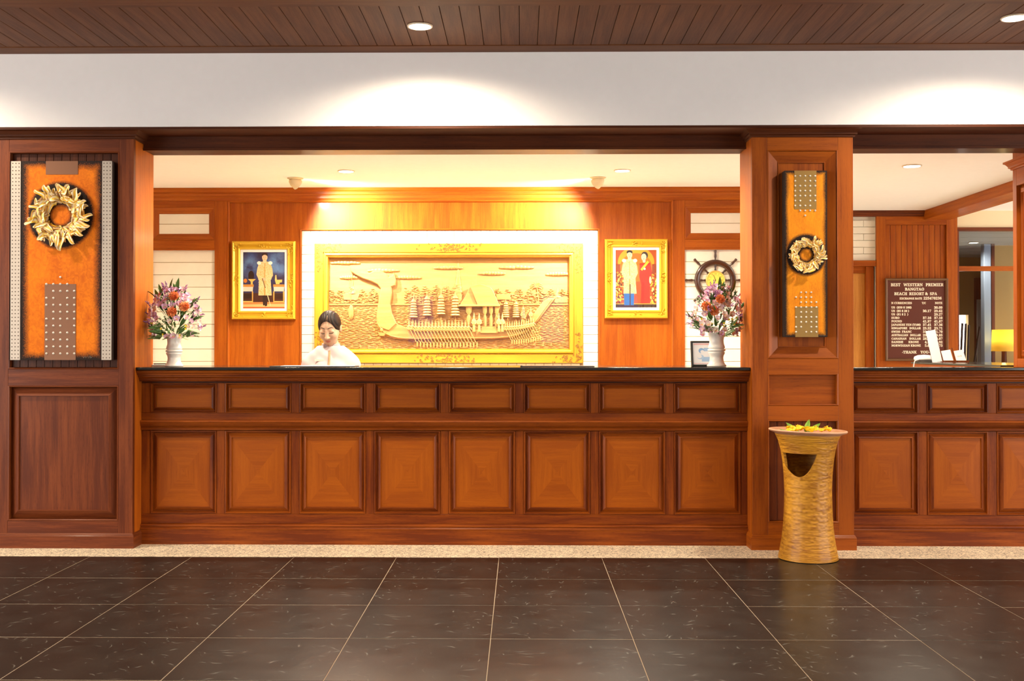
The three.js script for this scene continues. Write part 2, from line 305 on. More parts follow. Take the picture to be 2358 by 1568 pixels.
// ---- wide pillar on the left with the framed boards behind the large canvas
{
  const p = structure('pillar', 'wide wooden pillar carrying the large orange wreath canvas', 'pillar', [-2.8, 0, -7]);
  const x0 = -3.28, x1 = X_LEFT, Zb = Z_PILLAR + 0.035;
  part(p, 'core', box(x0, x1, 0, H_FASCIA, Zb, Z_BACK, 'y'), M.woodWall);
  const a = rect(20, 349, 274, 850, Z_PILLAR), b = rect(18, 888, 272, 1199, Z_PILLAR);
  b.x0 = a.x0; b.x1 = a.x1; b.w = a.w; b.x = a.x;
  faceFrame(p, x0, x1, 0, H_FASCIA, Z_PILLAR, Zb, [a, b], M.woodRed);
  panelInto(p, a, 'boards', Zb, [M.woodRed, M.woodDark]); panelInto(p, b, 'raised', Zb, [M.woodRed, M.woodRed]);
  crown(p, x0, x1, Z_PILLAR, Z_BACK, H_FASCIA - 0.062, M.woodDark);
  plinth(p, x0 - 0.01, x1 + 0.012, Z_PILLAR - 0.014, Z_BACK, 0.092, M.woodRed);
}
// ---- narrow middle pillar
{
  const p = structure('pillar', 'narrow wooden pillar between the two counters behind the pottery bin', 'pillar', [1.73, 0, -7]);
  const x0 = X_MID0, x1 = X_MID1, Zb = Z_PILLAR + 0.035;
  part(p, 'core', box(x0, x1, 0, H_FASCIA, Zb, Z_BACK, 'y'), M.woodWall);
  const a = rect(1765, 345, 1927, 826, Z_PILLAR), b = rect(1768, 860, 1933, 934, Z_PILLAR), c = rect(1770, 967, 1935, 1204, Z_PILLAR);
  for (const o of [a, b, c]) { o.x0 = X_MID0 + 0.093; o.x1 = X_MID1 - 0.093; o.w = o.x1 - o.x0; o.x = (o.x0 + o.x1) / 2; }
  a.bevel = 0.06;
  faceFrame(p, x0, x1, 0, H_FASCIA, Z_PILLAR, Zb, [a, b, c], M.woodMid);
  panelInto(p, a, 'funnel', Zb, [M.woodMid, M.woodMid]); panelInto(p, b, 'flat', Zb, [M.woodMid, M.woodMid]); panelInto(p, c, 'boards', Zb, [M.woodMid, M.woodRed]);
  crown(p, x0, x1, Z_PILLAR, Z_BACK, H_FASCIA - 0.062, M.woodDark);
  plinth(p, x0 - 0.012, x1 + 0.012, Z_PILLAR - 0.014, Z_BACK, 0.092, M.woodMid);
}
// ---- post at the right end; its side is panelled and it carries the ceiling beam
{
  const p = structure('pillar', 'panelled wooden post at the end of the side counter below the beam', 'pillar', [3.55, 0, -7.25]);
  const Za = 7.04, Zb = 7.45, m = M.woodWall;
  part(p, 'core', box(X_POST + 0.03, X_END, 0, H_INNER, Za + 0.02, Zb, 'y'), m);
  part(p, 'stile', box(X_POST, X_POST + 0.03, 0, H_INNER, Zb - 0.055, Zb, 'y', 0.002), m);
  part(p, 'stile', box(X_POST, X_POST + 0.03, 0, H_INNER, Za, Za + 0.055, 'y', 0.002), m);
  part(p, 'rail', box(X_POST, X_POST + 0.03, 2.315, H_INNER, Za + 0.055, Zb - 0.055, 'z', 0.002), m);
  part(p, 'rail', box(X_POST, X_POST + 0.03, 0, 1.165, Za + 0.055, Zb - 0.055, 'z', 0.002), m);
  part(p, 'panel_moulding', ring(Zb - Za - 0.13, 2.305 - 1.175, [[0, 0.004], [0.012, 0.012], [0.02, 0.012], [0.04, 0.022], [0.045, 0.012]]).rotateY(-Math.PI / 2).translate(X_POST + 0.03, 1.74, -(Za + Zb) / 2), m);
  part(p, 'panel_field', box(X_POST + 0.018, X_POST + 0.03, 1.215, 2.265, Za + 0.105, Zb - 0.105, 'y'), m);
  part(p, 'front_face', box(X_POST, X_END, 0, H_INNER, Za, Za + 0.02, 'y'), m);
  crown(p, X_POST, X_END, Za, Zb, 2.425, m);
}
// ---- headers spanning the two openings
[[X_LEFT, X_MID0, 'long wooden header beam over the main counter opening'], [X_MID1, X_END, 'short wooden header beam over the side counter opening']].forEach(([x0, x1, label], i) => {
  const h = structure('trim_' + (i + 1), label, 'header');
  part(h, 'header_board', box(x0, x1, H_HEAD, H_FASCIA, 6.975, Z_BACK, 'x', 0.003), M.woodDark);
  part(h, 'edge_strip', box(x0, x1, H_HEAD - 0.004, H_HEAD + 0.012, 6.968, 6.98, 'x', 0.002), M.woodDark);
});

// ================================================================ COUNTERS
const counterY = (v) => sy(v, Z_COUNTER);
const Y = { plinth: counterY(1220), base: counterY(1207), lowBot: counterY(1184), lowTop: counterY(992), mid0: counterY(991), mid1: counterY(968), upBot: counterY(951), upTop: counterY(882), corn: counterY(878) };
function counter(label, x0, x1, bounds, seed) {
  const c = thing('reception_counter', label, 'counter', [(x0 + x1) / 2, 0, -7.1]);
  const F = Z_COUNTER, B = F + 0.03;
  part(c, 'carcass', box(x0, x1, 0.0, H_TOP - 0.022, B, 7.42, 'x'), M.wood);
  part(c, 'plinth', box(x0, x1, 0, Y.plinth, F - 0.022, B, 'x', 0.002), M.wood);
  part(c, 'base_moulding', moulding(x0, x1, F, [[-0.03, Y.plinth], [0.024, Y.plinth], [0.026, Y.plinth + 0.008], [0.020, Y.plinth + 0.014], [0.014, Y.plinth + 0.016], [0.014, Y.plinth + 0.019], [0.018, Y.plinth + 0.022], [0.016, Y.plinth + 0.030], [0.004, Y.base], [-0.03, Y.base]]), M.wood);
  part(c, 'bottom_rail', box(x0, x1, Y.base, Y.lowBot, F, B, 'x', 0.002), M.wood);
  part(c, 'middle_moulding', moulding(x0, x1, F, [[-0.03, Y.mid0], [0.012, Y.mid0], [0.014, Y.mid0 + 0.014], [0.009, Y.mid0 + 0.018], [0.012, Y.mid0 + 0.022], [0.022, Y.mid0 + 0.030], [0.026, Y.mid0 + 0.040], [0.030, Y.mid0 + 0.047], [0.033, Y.mid0 + 0.054], [0.029, Y.mid1], [-0.03, Y.mid1]]), M.wood);
  part(c, 'upper_rail', box(x0, x1, Y.mid1, Y.upBot, F, B, 'x', 0.002), M.wood);
  part(c, 'top_rail', box(x0, x1, Y.upTop, H_TOP - 0.022, F, B, 'x'), M.woodDark);
  part(c, 'cornice', moulding(x0, x1, F, [[-0.02, Y.corn], [0.040, Y.corn], [0.044, Y.corn + 0.008], [0.052, Y.corn + 0.012], [0.052, Y.corn + 0.018], [0.066, Y.corn + 0.026], [0.072, Y.corn + 0.030], [0.072, Y.corn + 0.037], [0.084, Y.corn + 0.040], [0.086, H_TOP - 0.040], [0.096, H_TOP - 0.036], [0.100, H_TOP - 0.024], [0.098, H_TOP - 0.020], [-0.02, H_TOP - 0.020]]), M.wood);
  const st = 0.052;                                          // stiles between the panels
  const edges = bounds.map((b, i) => [i === 0 ? x0 : b - st / 2, i === bounds.length - 1 ? x1 : b + st / 2]);
  for (const [a, b] of edges) { part(c, 'stile', box(a, b, Y.lowBot, Y.lowTop, F, B, 'y', 0.002), M.wood); part(c, 'stile', box(a, b, Y.upBot, Y.upTop, F, B, 'y', 0.002), M.wood); }
  const raised = [[0, 0.026], [0.002, 0.034], [0.008, 0.035], [0.011, 0.026], [0.014, 0.016], [0.018, 0.016], [0.021, 0.019], [0.040, 0.031], [0.043, 0.031], [0.044, 0.024]];
  for (let i = 0; i + 1 < edges.length; i++) {
    const a = edges[i][1], b = edges[i + 1][0], w = b - a, x = (a + b) / 2;
    for (const [y0, y1, quarters] of [[Y.lowBot, Y.lowTop, true], [Y.upBot, Y.upTop, false]]) {
      const h = y1 - y0, r = { w, h, x, y: (y0 + y1) / 2 }, pf = quarters ? raised : raised.map(([t, z]) => [t * 0.8, z]), k = quarters ? 0.044 : 0.0352;
      const pm = part(c, quarters ? 'lower_panel' : 'upper_panel', frameAt(r, pf, B), M.wood);
      const fw = w / 2 - k, fh = h / 2 - k, zf = -B + 0.024;
      if (!quarters) { part(pm, 'panel_field', box(x - fw, x + fw, r.y - fh, r.y + fh, B - 0.022, B - 0.01, 'x'), M.woodField[i % 2]); continue; }
      const ap = 0.0035, C = [x, r.y, zf + ap], K = [[x - fw, r.y - fh, zf], [x + fw, r.y - fh, zf], [x + fw, r.y + fh, zf], [x - fw, r.y + fh, zf]];
      for (let q = 0; q < 4; q++) {                          // four mitred quarters of veneer, grain parallel to the edge
        const g = new THREE.BufferGeometry(), A = K[q], D = K[(q + 1) % 4], T = [A, D, C], ou = rand() * 0.2 + seed;
        g.setAttribute('position', new THREE.Float32BufferAttribute(T.flat(), 3));
        g.setAttribute('uv', new THREE.Float32BufferAttribute(T.flatMap((p) => q % 2 ? [Math.abs(p[0] - x) + ou, p[1] + i] : [Math.abs(p[1] - r.y) + ou, p[0] + i]), 2));
        g.computeVertexNormals(); part(pm, 'veneer_quarter', g, M.woodField[(q + i) % 2]);
      }
    }
  }
  return c;
}
{
  const n = 8, a = sx(337, Z_COUNTER, 1090), b = sx(1716, Z_COUNTER, 1090);
  counter('long wooden reception counter with eight pairs of panels between the pillars', X_LEFT, X_MID0, Array.from({ length: n + 1 }, (_, i) => a + (b - a) * i / n), 0);
  const s = X_MID1 + 0.012, P = 0.4335;
  counter('shorter wooden side counter to the right of the pottery bin', X_MID1, X_END, Array.from({ length: 5 }, (_, i) => i === 4 ? X_END - 0.03 : s + P * i + (i ? 0.03 : 0)), 5);
  solo('countertop', box(X_LEFT + 0.002, X_MID0 - 0.002, H_TOP - 0.019, H_TOP, 6.842, 7.56, 'x', 0.004), M.blackStone, 'long polished black stone top of the main reception counter', 'countertop');
  solo('countertop', box(X_MID1 + 0.002, X_END, H_TOP - 0.019, H_TOP, 6.842, 7.03, 'x', 0.004), M.blackStone, 'short polished black stone top of the side counter', 'countertop');
}

// ================================================================ ROOM BEHIND THE COUNTER
solo('ceiling_inner', box(-3.6, 9, H_INNER, H_INNER + 0.1, 6.98, 16, 'x'), M.ceilWhite, 'smooth white ceiling of the room behind the counter', 'ceiling', null, 'structure');
solo('wall_inner_left', box(-3.72, -3.6, 0, H_INNER, 7.1, 9.5), M.cream[0], 'cream side wall of the room behind the counter', 'wall', null, 'structure');
{
  const w = structure('wall_back', 'wood panelled back wall with cream boarded bays behind the reception counter', 'wall', [-0.7, 0, -9.3]);
  const Z = Z_WALL, m = M.woodWall, B = Z + 0.03, xl = -3.6, xr = 2.05, q = (u, v = 600) => sx(u, Z, v), h = (v) => sy(v, Z);
  part(w, 'backing', box(xl, xr, 0, H_INNER, B, B + 0.12, 'y'), m);
  part(w, 'cornice', moulding(xl, xr, B, [[0, h(461)], [0.036, h(461)], [0.040, h(458)], [0.044, h(456)], [0.044, h(449)], [0.052, h(447)], [0.054, h(441)], [0.068, h(438)], [0.072, h(434)], [0.072, H_INNER], [0, H_INNER]]), m);
  const yT = h(461), F = Z;
  const bays = [[q(350), q(494), q(360), true], [q(1577), xr - 0.06, q(1577), false]];
  // stiles
  for (const [a, b] of [[xl, bays[0][0]], [bays[0][1], q(524)], [q(1550), bays[1][0]], [xr - 0.06, xr]]) part(w, 'stile', box(a, b, 0, yT, F, B, 'y', 0.002), m);
  for (const [a, b] of bays) {
    part(w, 'rail', box(a, b, h(476), yT, F, B, 'x', 0.002), m); part(w, 'rail', box(a, b, h(573), h(551), F, B, 'x', 0.002), m);
    const r = { w: b - a, h: h(476) - h(551), x: (a + b) / 2, y: (h(476) + h(551)) / 2 };
    part(w, 'transom_moulding', frameAt(r, [[0, 0.030], [0, 0.036], [0.006, 0.037], [0.010, 0.033], [0.010, 0.028], [0.052, 0.010], [0.053, 0.002]], B), m);
    const cb = (yb, yt, inset) => { const n = Math.max(1, Math.round((yt - yb) / 0.1046)), P = (yt - yb) / n; for (let i = 0; i < n; i++) part(w, 'cream_board', box(a + inset, b - inset, yb + P * i + 0.002, yb + P * (i + 1) - 0.002, B - 0.007, B + 0.002, 'x', 0.002), M.cream[i % 2]); };
    part(w, 'board_backing', box(a, b, 0.3, h(476), B - 0.002, B + 0.001, 'x'), std({ color: lin(0.42, 0.27, 0.10), roughness: 0.8 }));
    cb(h(538), h(490), 0.052); cb(h(573) - 0.1046 * 12 - 0.004, h(573) - 0.004, 0);
    part(w, 'bead', box(a, b, h(573) - 0.008, h(573), F - 0.006, B, 'x', 0.002), m);
  }
  // the great veneered field round the carving
  const L = q(524), R = q(1550), l = q(690), r = q(1381), t = h(526);
  part(w, 'veneer_field', box(L, l, 0, yT, B - 0.014, B, 'y'), m); part(w, 'veneer_field', box(r, R, 0, yT, B - 0.014, B, 'y'), m);
  const nv = 6; for (let i = 0; i < nv; i++) part(w, 'veneer_field', box(l + (r - l) * i / nv, l + (r - l) * (i + 1) / nv - 0.0006, t, yT, B - 0.014, B, 'y'), m);
  part(w, 'field_bead', frameAt({ w: R - L, h: yT, x: (L + R) / 2, y: yT / 2 }, [[0, 0.03], [0, 0.036], [0.008, 0.038], [0.014, 0.028], [0.016, 0.014]], B), m);
  part(w, 'recess_bead', frameAt({ w: r - l, h: t - 0.5, x: (l + r) / 2, y: (t + 0.5) / 2 }, [[0, 0.014], [0, 0.024], [0.006, 0.026], [0.012, 0.022], [0.013, 0.0]], B), m);
  // tiles framing the carving: a column each side, a row above and below
  part(w, 'tile_bed', box(l + 0.012, r - 0.012, 0.5, t - 0.012, B - 0.002, B, 'x'), std({ color: lin(0.34, 0.24, 0.13), roughness: 0.9 }));
  const T0 = l + 0.013, T1 = r - 0.013, tt = t - 0.013, S = 0.0753, cw = 0.125;
  const tile = (x0, x1, y0, y1) => part(w, 'wall_tile', box(x0 + 0.0016, x1 - 0.0016, y0 + 0.0016, y1 - 0.0016, B - 0.008, B - 0.001, 'x', 0.002), M.cream[0]);
  for (let i = 0; i < 17; i++) { const y = tt - 0.125 - S * i; tile(T0, T0 + cw, y - S, y); tile(T1 - cw, T1, y - S, y); }
  const nt = Math.round((T1 - T0) / S), P = (T1 - T0) / nt;
  for (let i = 0; i < nt; i++) { tile(T0 + P * i, T0 + P * (i + 1), tt - 0.125, tt); if (i > 1 && i < nt - 2) tile(T0 + P * i, T0 + P * (i + 1), tt - 0.125 - S * 17, tt - 0.125 - S * 13.2); }
}

// ================================================================ ROOM BESIDE: far wall, door, notice, window
{
  const Z = Z_ROOM, s = Z / FOCAL, q = (u, v = 650) => sx(u, Z, v), h = (v) => sy(v, Z, 2150), m = M.woodWall;
  solo('wall_return', box(1.93, 2.05, 0, H_INNER, 9.42, 11.0), M.cream[0], 'cream return wall hidden behind the middle pillar', 'wall', null, 'structure');
  const w = structure('wall_far', 'far wall with cream bricks, boarded wooden pier and plaster above the window', 'wall', [4, 0, -Z]);
  part(w, 'backing', [box(2.05, q(2016), h(600), H_INNER, Z + 0.02, Z + 0.12), box(2.05, q(1962) - 0.5, 0, h(600), Z + 0.02, Z + 0.12), box(q(2016), q(2202), 0, H_INNER, Z, Z + 0.12)], M.cream[1]);
  part(w, 'cornice', moulding(2.05, q(2202), Z, [[0, h(499)], [0.03, h(499)], [0.034, h(494)], [0.05, h(491)], [0.05, H_INNER], [0, H_INNER]]), M.woodRed);
  for (let r = 0; r < 7; r++) for (let k = 0; k < 5; k++) {   // running-bond bricks beside the pier
    const y = h(600) + r * 0.0665, x1 = q(2016) - k * 0.23 + (r % 2 ? 0.115 : 0), x0 = x1 - 0.227; if (y + 0.06 > h(499) + 0.02) continue;
    part(w, 'brick', box(x0, Math.min(x1, q(2016)), y + 0.002, y + 0.0645, Z + 0.008, Z + 0.02, 'x', 0.003), M.cream[(r + k) % 2]);
  }
  part(w, 'plaster_band', box(q(2202), 6.6, h(524), H_INNER, Z, Z + 0.12), std({ color: lin(0.78, 0.66, 0.42), roughness: 0.9 }));
  part(w, 'plaster_sill', box(q(2202), 6.6, 0, h(838), Z, Z + 0.12), M.cream[1]);
  // boarded pier
  const a = q(2037), b = q(2177), yT = h(518);
  part(w, 'stile', box(q(2016), a, 0, h(499), Z - 0.035, Z, 'y', 0.002), m); part(w, 'stile', box(b, q(2202), 0, h(499), Z - 0.035, Z, 'y', 0.002), m);
  part(w, 'rail', box(a, b, yT, h(499), Z - 0.035, Z, 'x', 0.002), m); part(w, 'rail', box(a, b, 0, h(828), Z - 0.035, Z, 'x', 0.002), m);
  const n = 11, P = (b - a) / n, g = [0, 1, 2].map(() => box(-P / 2 + 0.001, P / 2 - 0.001, h(828), yT, -0.012, 0, 'y', 0.004));
  for (let i = 0; i < n; i++) piece(w, 'board', g[i % 3], m, a + P * (i + 0.5), 0, -Z);
  // door
  const d = structure('door_1', 'yellow wooden door in a brown frame beside the exchange notice', 'door', [q(1970), 0, -Z]);
  part(d, 'door_frame', [box(q(1962) - 0.5, q(2016), h(613), h(600), Z - 0.03, Z + 0.12, 'x', 0.003), box(q(1995), q(2013), 0, h(613), Z + 0.01, Z + 0.12, 'y', 0.003), box(q(1962) - 0.5, q(1995), h(628), h(613), Z + 0.03, Z + 0.12, 'x', 0.003)], m);
  part(d, 'door_leaf', box(q(1962) - 0.5, q(1995), 0, h(628), Z + 0.05, Z + 0.09, 'y', 0.003), M.woodYellow);
  part(d, 'vision_panel', box(q(1960), q(1968), h(790), h(650), Z + 0.046, Z + 0.05, 'y'), M.white);
  // window to the next room
  const wi = structure('window_1', 'tall interior window with a brown crossbar looking into a dim lounge', 'window', [q(2300), h(838), -Z]);
  const x0 = q(2202), x1 = 6.6, fr = M.woodRed;
  part(wi, 'window_frame', [box(x0, x1, h(532), h(524), Z - 0.02, Z + 0.06, 'x', 0.003), box(x0, q(2207), h(838), h(532), Z - 0.02, Z + 0.06, 'y', 0.003), box(q(2420), x1, h(838), h(532), Z - 0.02, Z + 0.06, 'y', 0.003), box(x0, x1, h(848), h(838), Z - 0.06, Z + 0.06, 'x', 0.003)], fr);
  part(wi, 'crossbar', box(q(2207), q(2420), h(624), h(613), Z - 0.01, Z + 0.05, 'x', 0.003), M.woodWall);
  part(wi, 'window_pane', box(q(2207), q(2420), h(613), h(532), Z + 0.018, Z + 0.022), M.glass); part(wi, 'window_pane', box(q(2207), q(2420), h(838), h(624), Z + 0.018, Z + 0.022), M.glass);
  solo('ceiling_beam', box(3.95, 4.2, 2.488, H_INNER, 7.45, Z, 'z', 0.003), m, 'wooden beam under the white ceiling running back to the boarded pier', 'beam', null, 'structure');
  // the lounge beyond the glass
  const lw = structure('lounge_shell', 'dim lounge beyond the interior window with slatted grey ceiling and tan walls', 'room', [5.5, 0, -13]);
  const tan = std({ color: lin(0.42, 0.30, 0.13), roughness: 0.9 }), grey = std({ color: lin(0.27, 0.30, 0.34), roughness: 0.6 }), blue = std({ color: lin(0.17, 0.24, 0.36), roughness: 0.4 });
  const y0 = 2.47; for (let i = 0; i < 9; i++) part(lw, 'ceiling_slat', box(3.6, 8.6, y0, y0 + 0.03, 11.05 + i * 0.47, 11.05 + i * 0.47 + 0.44, 'x', 0.004), grey);
  part(lw, 'ceiling_void', box(3.5, 8.7, y0 + 0.05, H_INNER - 0.01, 11.03, 15.4), M.gap);
  const L = 15.2, e = (u, v = 700) => sx(u, L, v), k = (v) => sy(v, L, 2250);
  part(lw, 'lounge_wall', [box(3.4, e(2206), 0, y0, L, L + 0.1), box(e(2230), e(2262), 0, y0, L, L + 0.1), box(e(2206), e(2230), k(725), y0, L, L + 0.1), box(e(2206), e(2230), 0, k(845), L, L + 0.1), box(e(2262), 9, 0, y0, L, L + 0.1), box(8.6, 8.7, 0, y0, 11, L), box(3.4, 3.5, 0, y0, 11.02, L)], tan);
  part(lw, 'dark_panel', box(e(2243), e(2262), 0.3, k(640), L - 0.05, L, 'y'), M.woodDark); part(lw, 'grey_panel', box(e(2245), e(2265), 0, k(690), L - 0.08, L - 0.05), grey);
  part(lw, 'blue_post', box(sx(2266, 13.2, 700), sx(2283, 13.2, 700), 0, y0, 13.2, 13.3, 'y', 0.01), blue); part(lw, 'dark_post', box(sx(2284, 13.2, 700), sx(2291, 13.2, 700), 0, y0, 13.2, 13.3, 'y'), M.woodDark);
  part(lw, 'partition', box(sx(2291, 13.4, 700), 8.6, 0, y0, 13.4, 13.5), tan);
  const lx = sx(2312, 12.9, 790), ly = sy(783, 12.9, 2300);
  const lp = thing('table_lamp', 'glowing yellow drum table lamp seen through the interior window', 'lamp', [lx, 0.9, -12.9]);
  part(lp, 'lamp_shade', lathe([[0.125, -0.13], [0.14, -0.13], [0.13, 0.12], [0.12, 0.12]], 28).translate(lx, ly, -12.9), phys({ color: lin(0.85, 0.62, 0.10), roughness: 0.9, transmission: 0.4, thickness: 0, side: THREE.DoubleSide, emissive: lin(0.9, 0.55, 0.05), emissiveIntensity: 0.14 }));
  part(lp, 'lamp_stem', lathe([[0.001, 0.88], [0.09, 0.88], [0.09, 0.9], [0.03, 0.92], [0.026, ly], [0.001, ly]], 16).translate(lx, 0, -12.9), M.woodDark);
  const pl = new THREE.PointLight(new THREE.Color(1, 0.75, 0.3), 0.7); pl.position.set(0, ly - 0.9, 0); lp.add(pl);
  const cb = solo('lounge_cabinet', box(sx(2288, 12.9, 830), 6.4, 0, 0.88, 12.7, 13.2, 'x', 0.006), M.woodDark, 'dark low cabinet under the yellow lamp in the lounge', 'cabinet');
  for (const [u0, v0, u1, v1, l] of [[2216, 744, 2212, 838, 'dark upright pole just inside the interior window'], [2224, 745, 2221, 838, 'dark second upright pole just inside the interior window'], [2231, 748, 2228, 838, 'thin dark third pole just inside the interior window'], [2256, 752, 2243, 838, 'dark leaning pole just inside the interior window']]) {
    const D0 = u0 > 2250 ? 11.9 : 11.35, A = survey(u0, v0, D0), B = survey(u1, v1, D0), d2 = B.clone().sub(A), t = -A.y / d2.y, C = A.clone().addScaledVector(d2, t); solo('pole', tube([A.toArray(), A.clone().lerp(C, 0.5).toArray(), C.toArray()], 0.012, 4, 8), M.black, l, 'pole');
  }
}
// ---- notice board with the exchange rates
{
  const Z = Z_ROOM - 0.04, r = rect(2038, 641, 2182, 831, Z);
  const b = thing('notice_board', 'brown exchange rate letter board with raised white lettering on the boarded pier', 'notice board', [r.x, r.y0, -Z]);
  part(b, 'board_frame', frameAt(r, [[0, 0], [0, 0.02], [0.006, 0.026], [0.016, 0.024], [0.022, 0.016], [0.024, 0.004]], Z), std({ color: lin(0.16, 0.075, 0.028), roughness: 0.45 }));
  const tx = canvasTexture(768, 1024, (c, w, h) => {
    c.fillStyle = '#5a2206'; c.fillRect(0, 0, w, h); c.fillStyle = '#fff6dc'; c.strokeStyle = '#fff6dc'; c.textBaseline = 'middle';
    const T = (t, x, y, size, width, align = 'left') => { c.font = `bold ${size}px serif`; c.textAlign = align; c.lineWidth = 1.6; c.fillText(t, x, y, width); c.strokeText(t, x, y, width); };
    T('BEST   WESTERN   PREMIER', w / 2 + 10, 54, 52, 700, 'center'); T('BANGTAO', w / 2 - 24, 112, 50, 260, 'center'); T('BEACH  RESORT &  SPA', w / 2 - 10, 172, 50, 570, 'center');
    T('EXCHANGE RATE', 160, 234, 34, 300); T('225470236', 478, 230, 48, 250);
    T('N CURRENCIES', 50, 294, 36, 290); T('T/C', 456, 294, 34, 70); T('NOTE', 630, 294, 36, 100);
    const rows = [['US  ($50 $ 100)', '', '30.09'], ['US  ($5 $ 20 )', '30.17', '29.62'], ['US  ($1 $ 2  )', '', '29.27'], ['EURO', '37.16', '37.10'], ['POUND', '41.97', '41.87'], ['JAPANESE YEN (Y100)', '37.41', '37.36'], ['SINGAPORE   DOLLAR', '23.52', '23.71'], ['SWISS  FRANC', '31.80', '31.70'], ['AUSTRALIAN   DOLLAR', '29.95', '29.85'], ['CANADIAN    DOLLAR', '28.97', '28.87'], ['DANISH       KRONE', '4.97', '4.92'], ['NORWEGIAN KRONE', '5.01', '4.73']];
    rows.forEach(([a, t, n], i) => { const y = 352 + i * 45.5; T(a, 50, y, 38, a.length > 14 ? 390 : 270); if (t) T(t, 580, y, 44, 120, 'right'); T(n, 730, y, 44, 130, 'right'); });
    T('-THANK    YOU-', 190, 940, 48, 380);
  });
  const g = new THREE.PlaneGeometry(r.w - 0.046, r.h - 0.046).translate(r.x, r.y, -Z + 0.005);
  part(b, 'letter_panel', g, std({ map: tx, roughness: 0.55 }), 'brown felt panel with rows of white letters and rates');
  part(b, 'back_plate', box(r.x0 + 0.01, r.x1 - 0.01, r.y0 + 0.01, r.y1 - 0.01, Z - 0.004, Z + 0.003), M.woodDark);
}
// ---- side counter running back from the post, with the leaflets on it
{
  const c = thing('side_counter', 'narrow wooden side counter with black top running back from the post', 'counter', [3.5, 0, -8.3]);
  part(c, 'counter_body', box(3.25, 3.78, 0, 1.075, 7.47, 9.12, 'y', 0.003), M.woodWall);
  part(c, 'wood_edge', box(3.222, 3.79, 1.075, 1.106, 7.46, 9.15, 'z', 0.004), M.woodWall);
  part(c, 'stone_top', box(3.215, 3.80, 1.106, 1.12, 7.455, 9.16, 'z', 0.003), M.blackStone);
  const paper = std({ color: lin(0.84, 0.81, 0.82), roughness: 0.7 });
  const lean = (w, h, x, Z, a) => new THREE.BoxGeometry(w, h, 0.004).translate(0, h / 2, 0).rotateX(-a).rotateZ(0.16).translate(x, 1.121, -Z);
  const lf = thing('leaflet_stand', 'tall pale leaflet leaning on the side counter in front of the notice board', 'leaflet', [3.35, 1.12, -9.0]);
  part(lf, 'leaflet', lean(0.078, 0.262, 3.366, 8.98, 0.14), paper); part(lf, 'stand_foot', new THREE.BoxGeometry(0.05, 0.01, 0.05).translate(3.366, 1.126, -9.01), M.white);
  for (const [x, lab] of [[3.455, 'wooden card holder with blank white cards beside the tall leaflet'], [3.557, 'wooden card holder with printed white cards at the window side']]) {
    const k = thing('card_holder', lab, 'card holder', [x, 1.12, -8.95]);
    const tx = canvasTexture(256, 256, (q, w, h) => { q.fillStyle = '#f6f2ea'; q.fillRect(0, 0, w, h); if (x > 3.5) { q.fillStyle = '#8a7450'; q.font = 'bold 40px serif'; q.fillText('ii n iii', 60, 140, 140); } });
    part(k, 'card_stack', lean(0.075, 0.10, x, 8.97, 0.30), std({ map: tx, roughness: 0.7 }));
    part(k, 'holder_back', lean(0.008, 0.12, x - 0.045, 8.98, 0.26), M.woodRed); part(k, 'holder_foot', new THREE.BoxGeometry(0.09, 0.014, 0.05).translate(x, 1.127, -8.955), M.woodRed);
  }
  const ph = thing('desk_router', 'flat rounded white device with a cable at the end of the side counter', 'device', [3.275, 1.12, -9.07]);
  part(ph, 'shell', lathe([[0.001, 0.012], [0.075, 0.012], [0.083, 0.026], [0.078, 0.044], [0.05, 0.056], [0.001, 0.06]], 28).scale(1, 1, 0.7).translate(3.292, 1.12, -9.07), M.white);
  part(ph, 'base', lathe([[0.001, 0], [0.07, 0], [0.07, 0.012], [0.001, 0.012]], 24).scale(1, 1, 0.7).translate(3.292, 1.12, -9.07), M.metal);
  part(ph, 'cable', tube([[3.235, 1.14, -9.03], [3.20, 1.13, -9.02], [3.192, 1.10, -9.02], [3.19, 1.02, -9.03], [3.20, 0.9, -9.04]], 0.004, 20, 6), M.white);
}

// ================================================================ LAMPS
function downlight(x, y, Z, r, cd, color, label, group, angle = 1.42, glow = M.lampGlow) {
  const d = thing('downlight', label, 'downlight', [x, y, -Z], group);
  part(d, 'trim_ring', lathe([[r, 0.002], [r * 1.02, -0.008], [r * 1.14, -0.007], [r * 1.17, 0], [r, 0.002]], 28).translate(x, y, -Z), M.lampTrim);
  part(d, 'lens', new THREE.CylinderGeometry(r * 0.99, r * 0.99, 0.006, 28).translate(x, y - 0.004, -Z), glow);
  const s = new THREE.SpotLight(color, cd, 0, angle, 0.55, 2); s.position.set(0, -0.02, 0); s.target.position.set(0, -1, 0); s.shadow.radius = 3; d.add(s, s.target);
}
downlight(sx(967, 6.18, 63), H_LOBBY, 6.18, 0.062, LOBBY_CD, NEUTRAL, 'bright round downlight in the board ceiling above the main counter', 'lobby downlights');
downlight(sx(2336, 6.07, 50), H_LOBBY, 6.07, 0.062, LOBBY_CD, NEUTRAL, 'bright round downlight in the board ceiling above the side counter', 'lobby downlights');
for (const [x, Z] of [[-3.84, 6.15], [-3.84, 3.1], [-0.55, 3.1], [2.7, 3.1], [-2.2, -0.5], [2.2, -0.5]]) downlight(x, H_LOBBY, Z, 0.062, LOBBY_CD, NEUTRAL, 'extra unseen round downlight in the lobby ceiling outside the view', 'lobby downlights');  // extra unseen lamps, added to light the counter fronts
downlight(sx(797, 8.36, 392), H_INNER, 8.36, 0.055, INNER_CD, WARM, 'round warm downlight above the portrait of one standing figure', 'inner downlights');
downlight(sx(1433, 8.36, 392), H_INNER, 8.36, 0.055, INNER_CD, WARM, 'round warm downlight above the portrait of the couple', 'inner downlights');
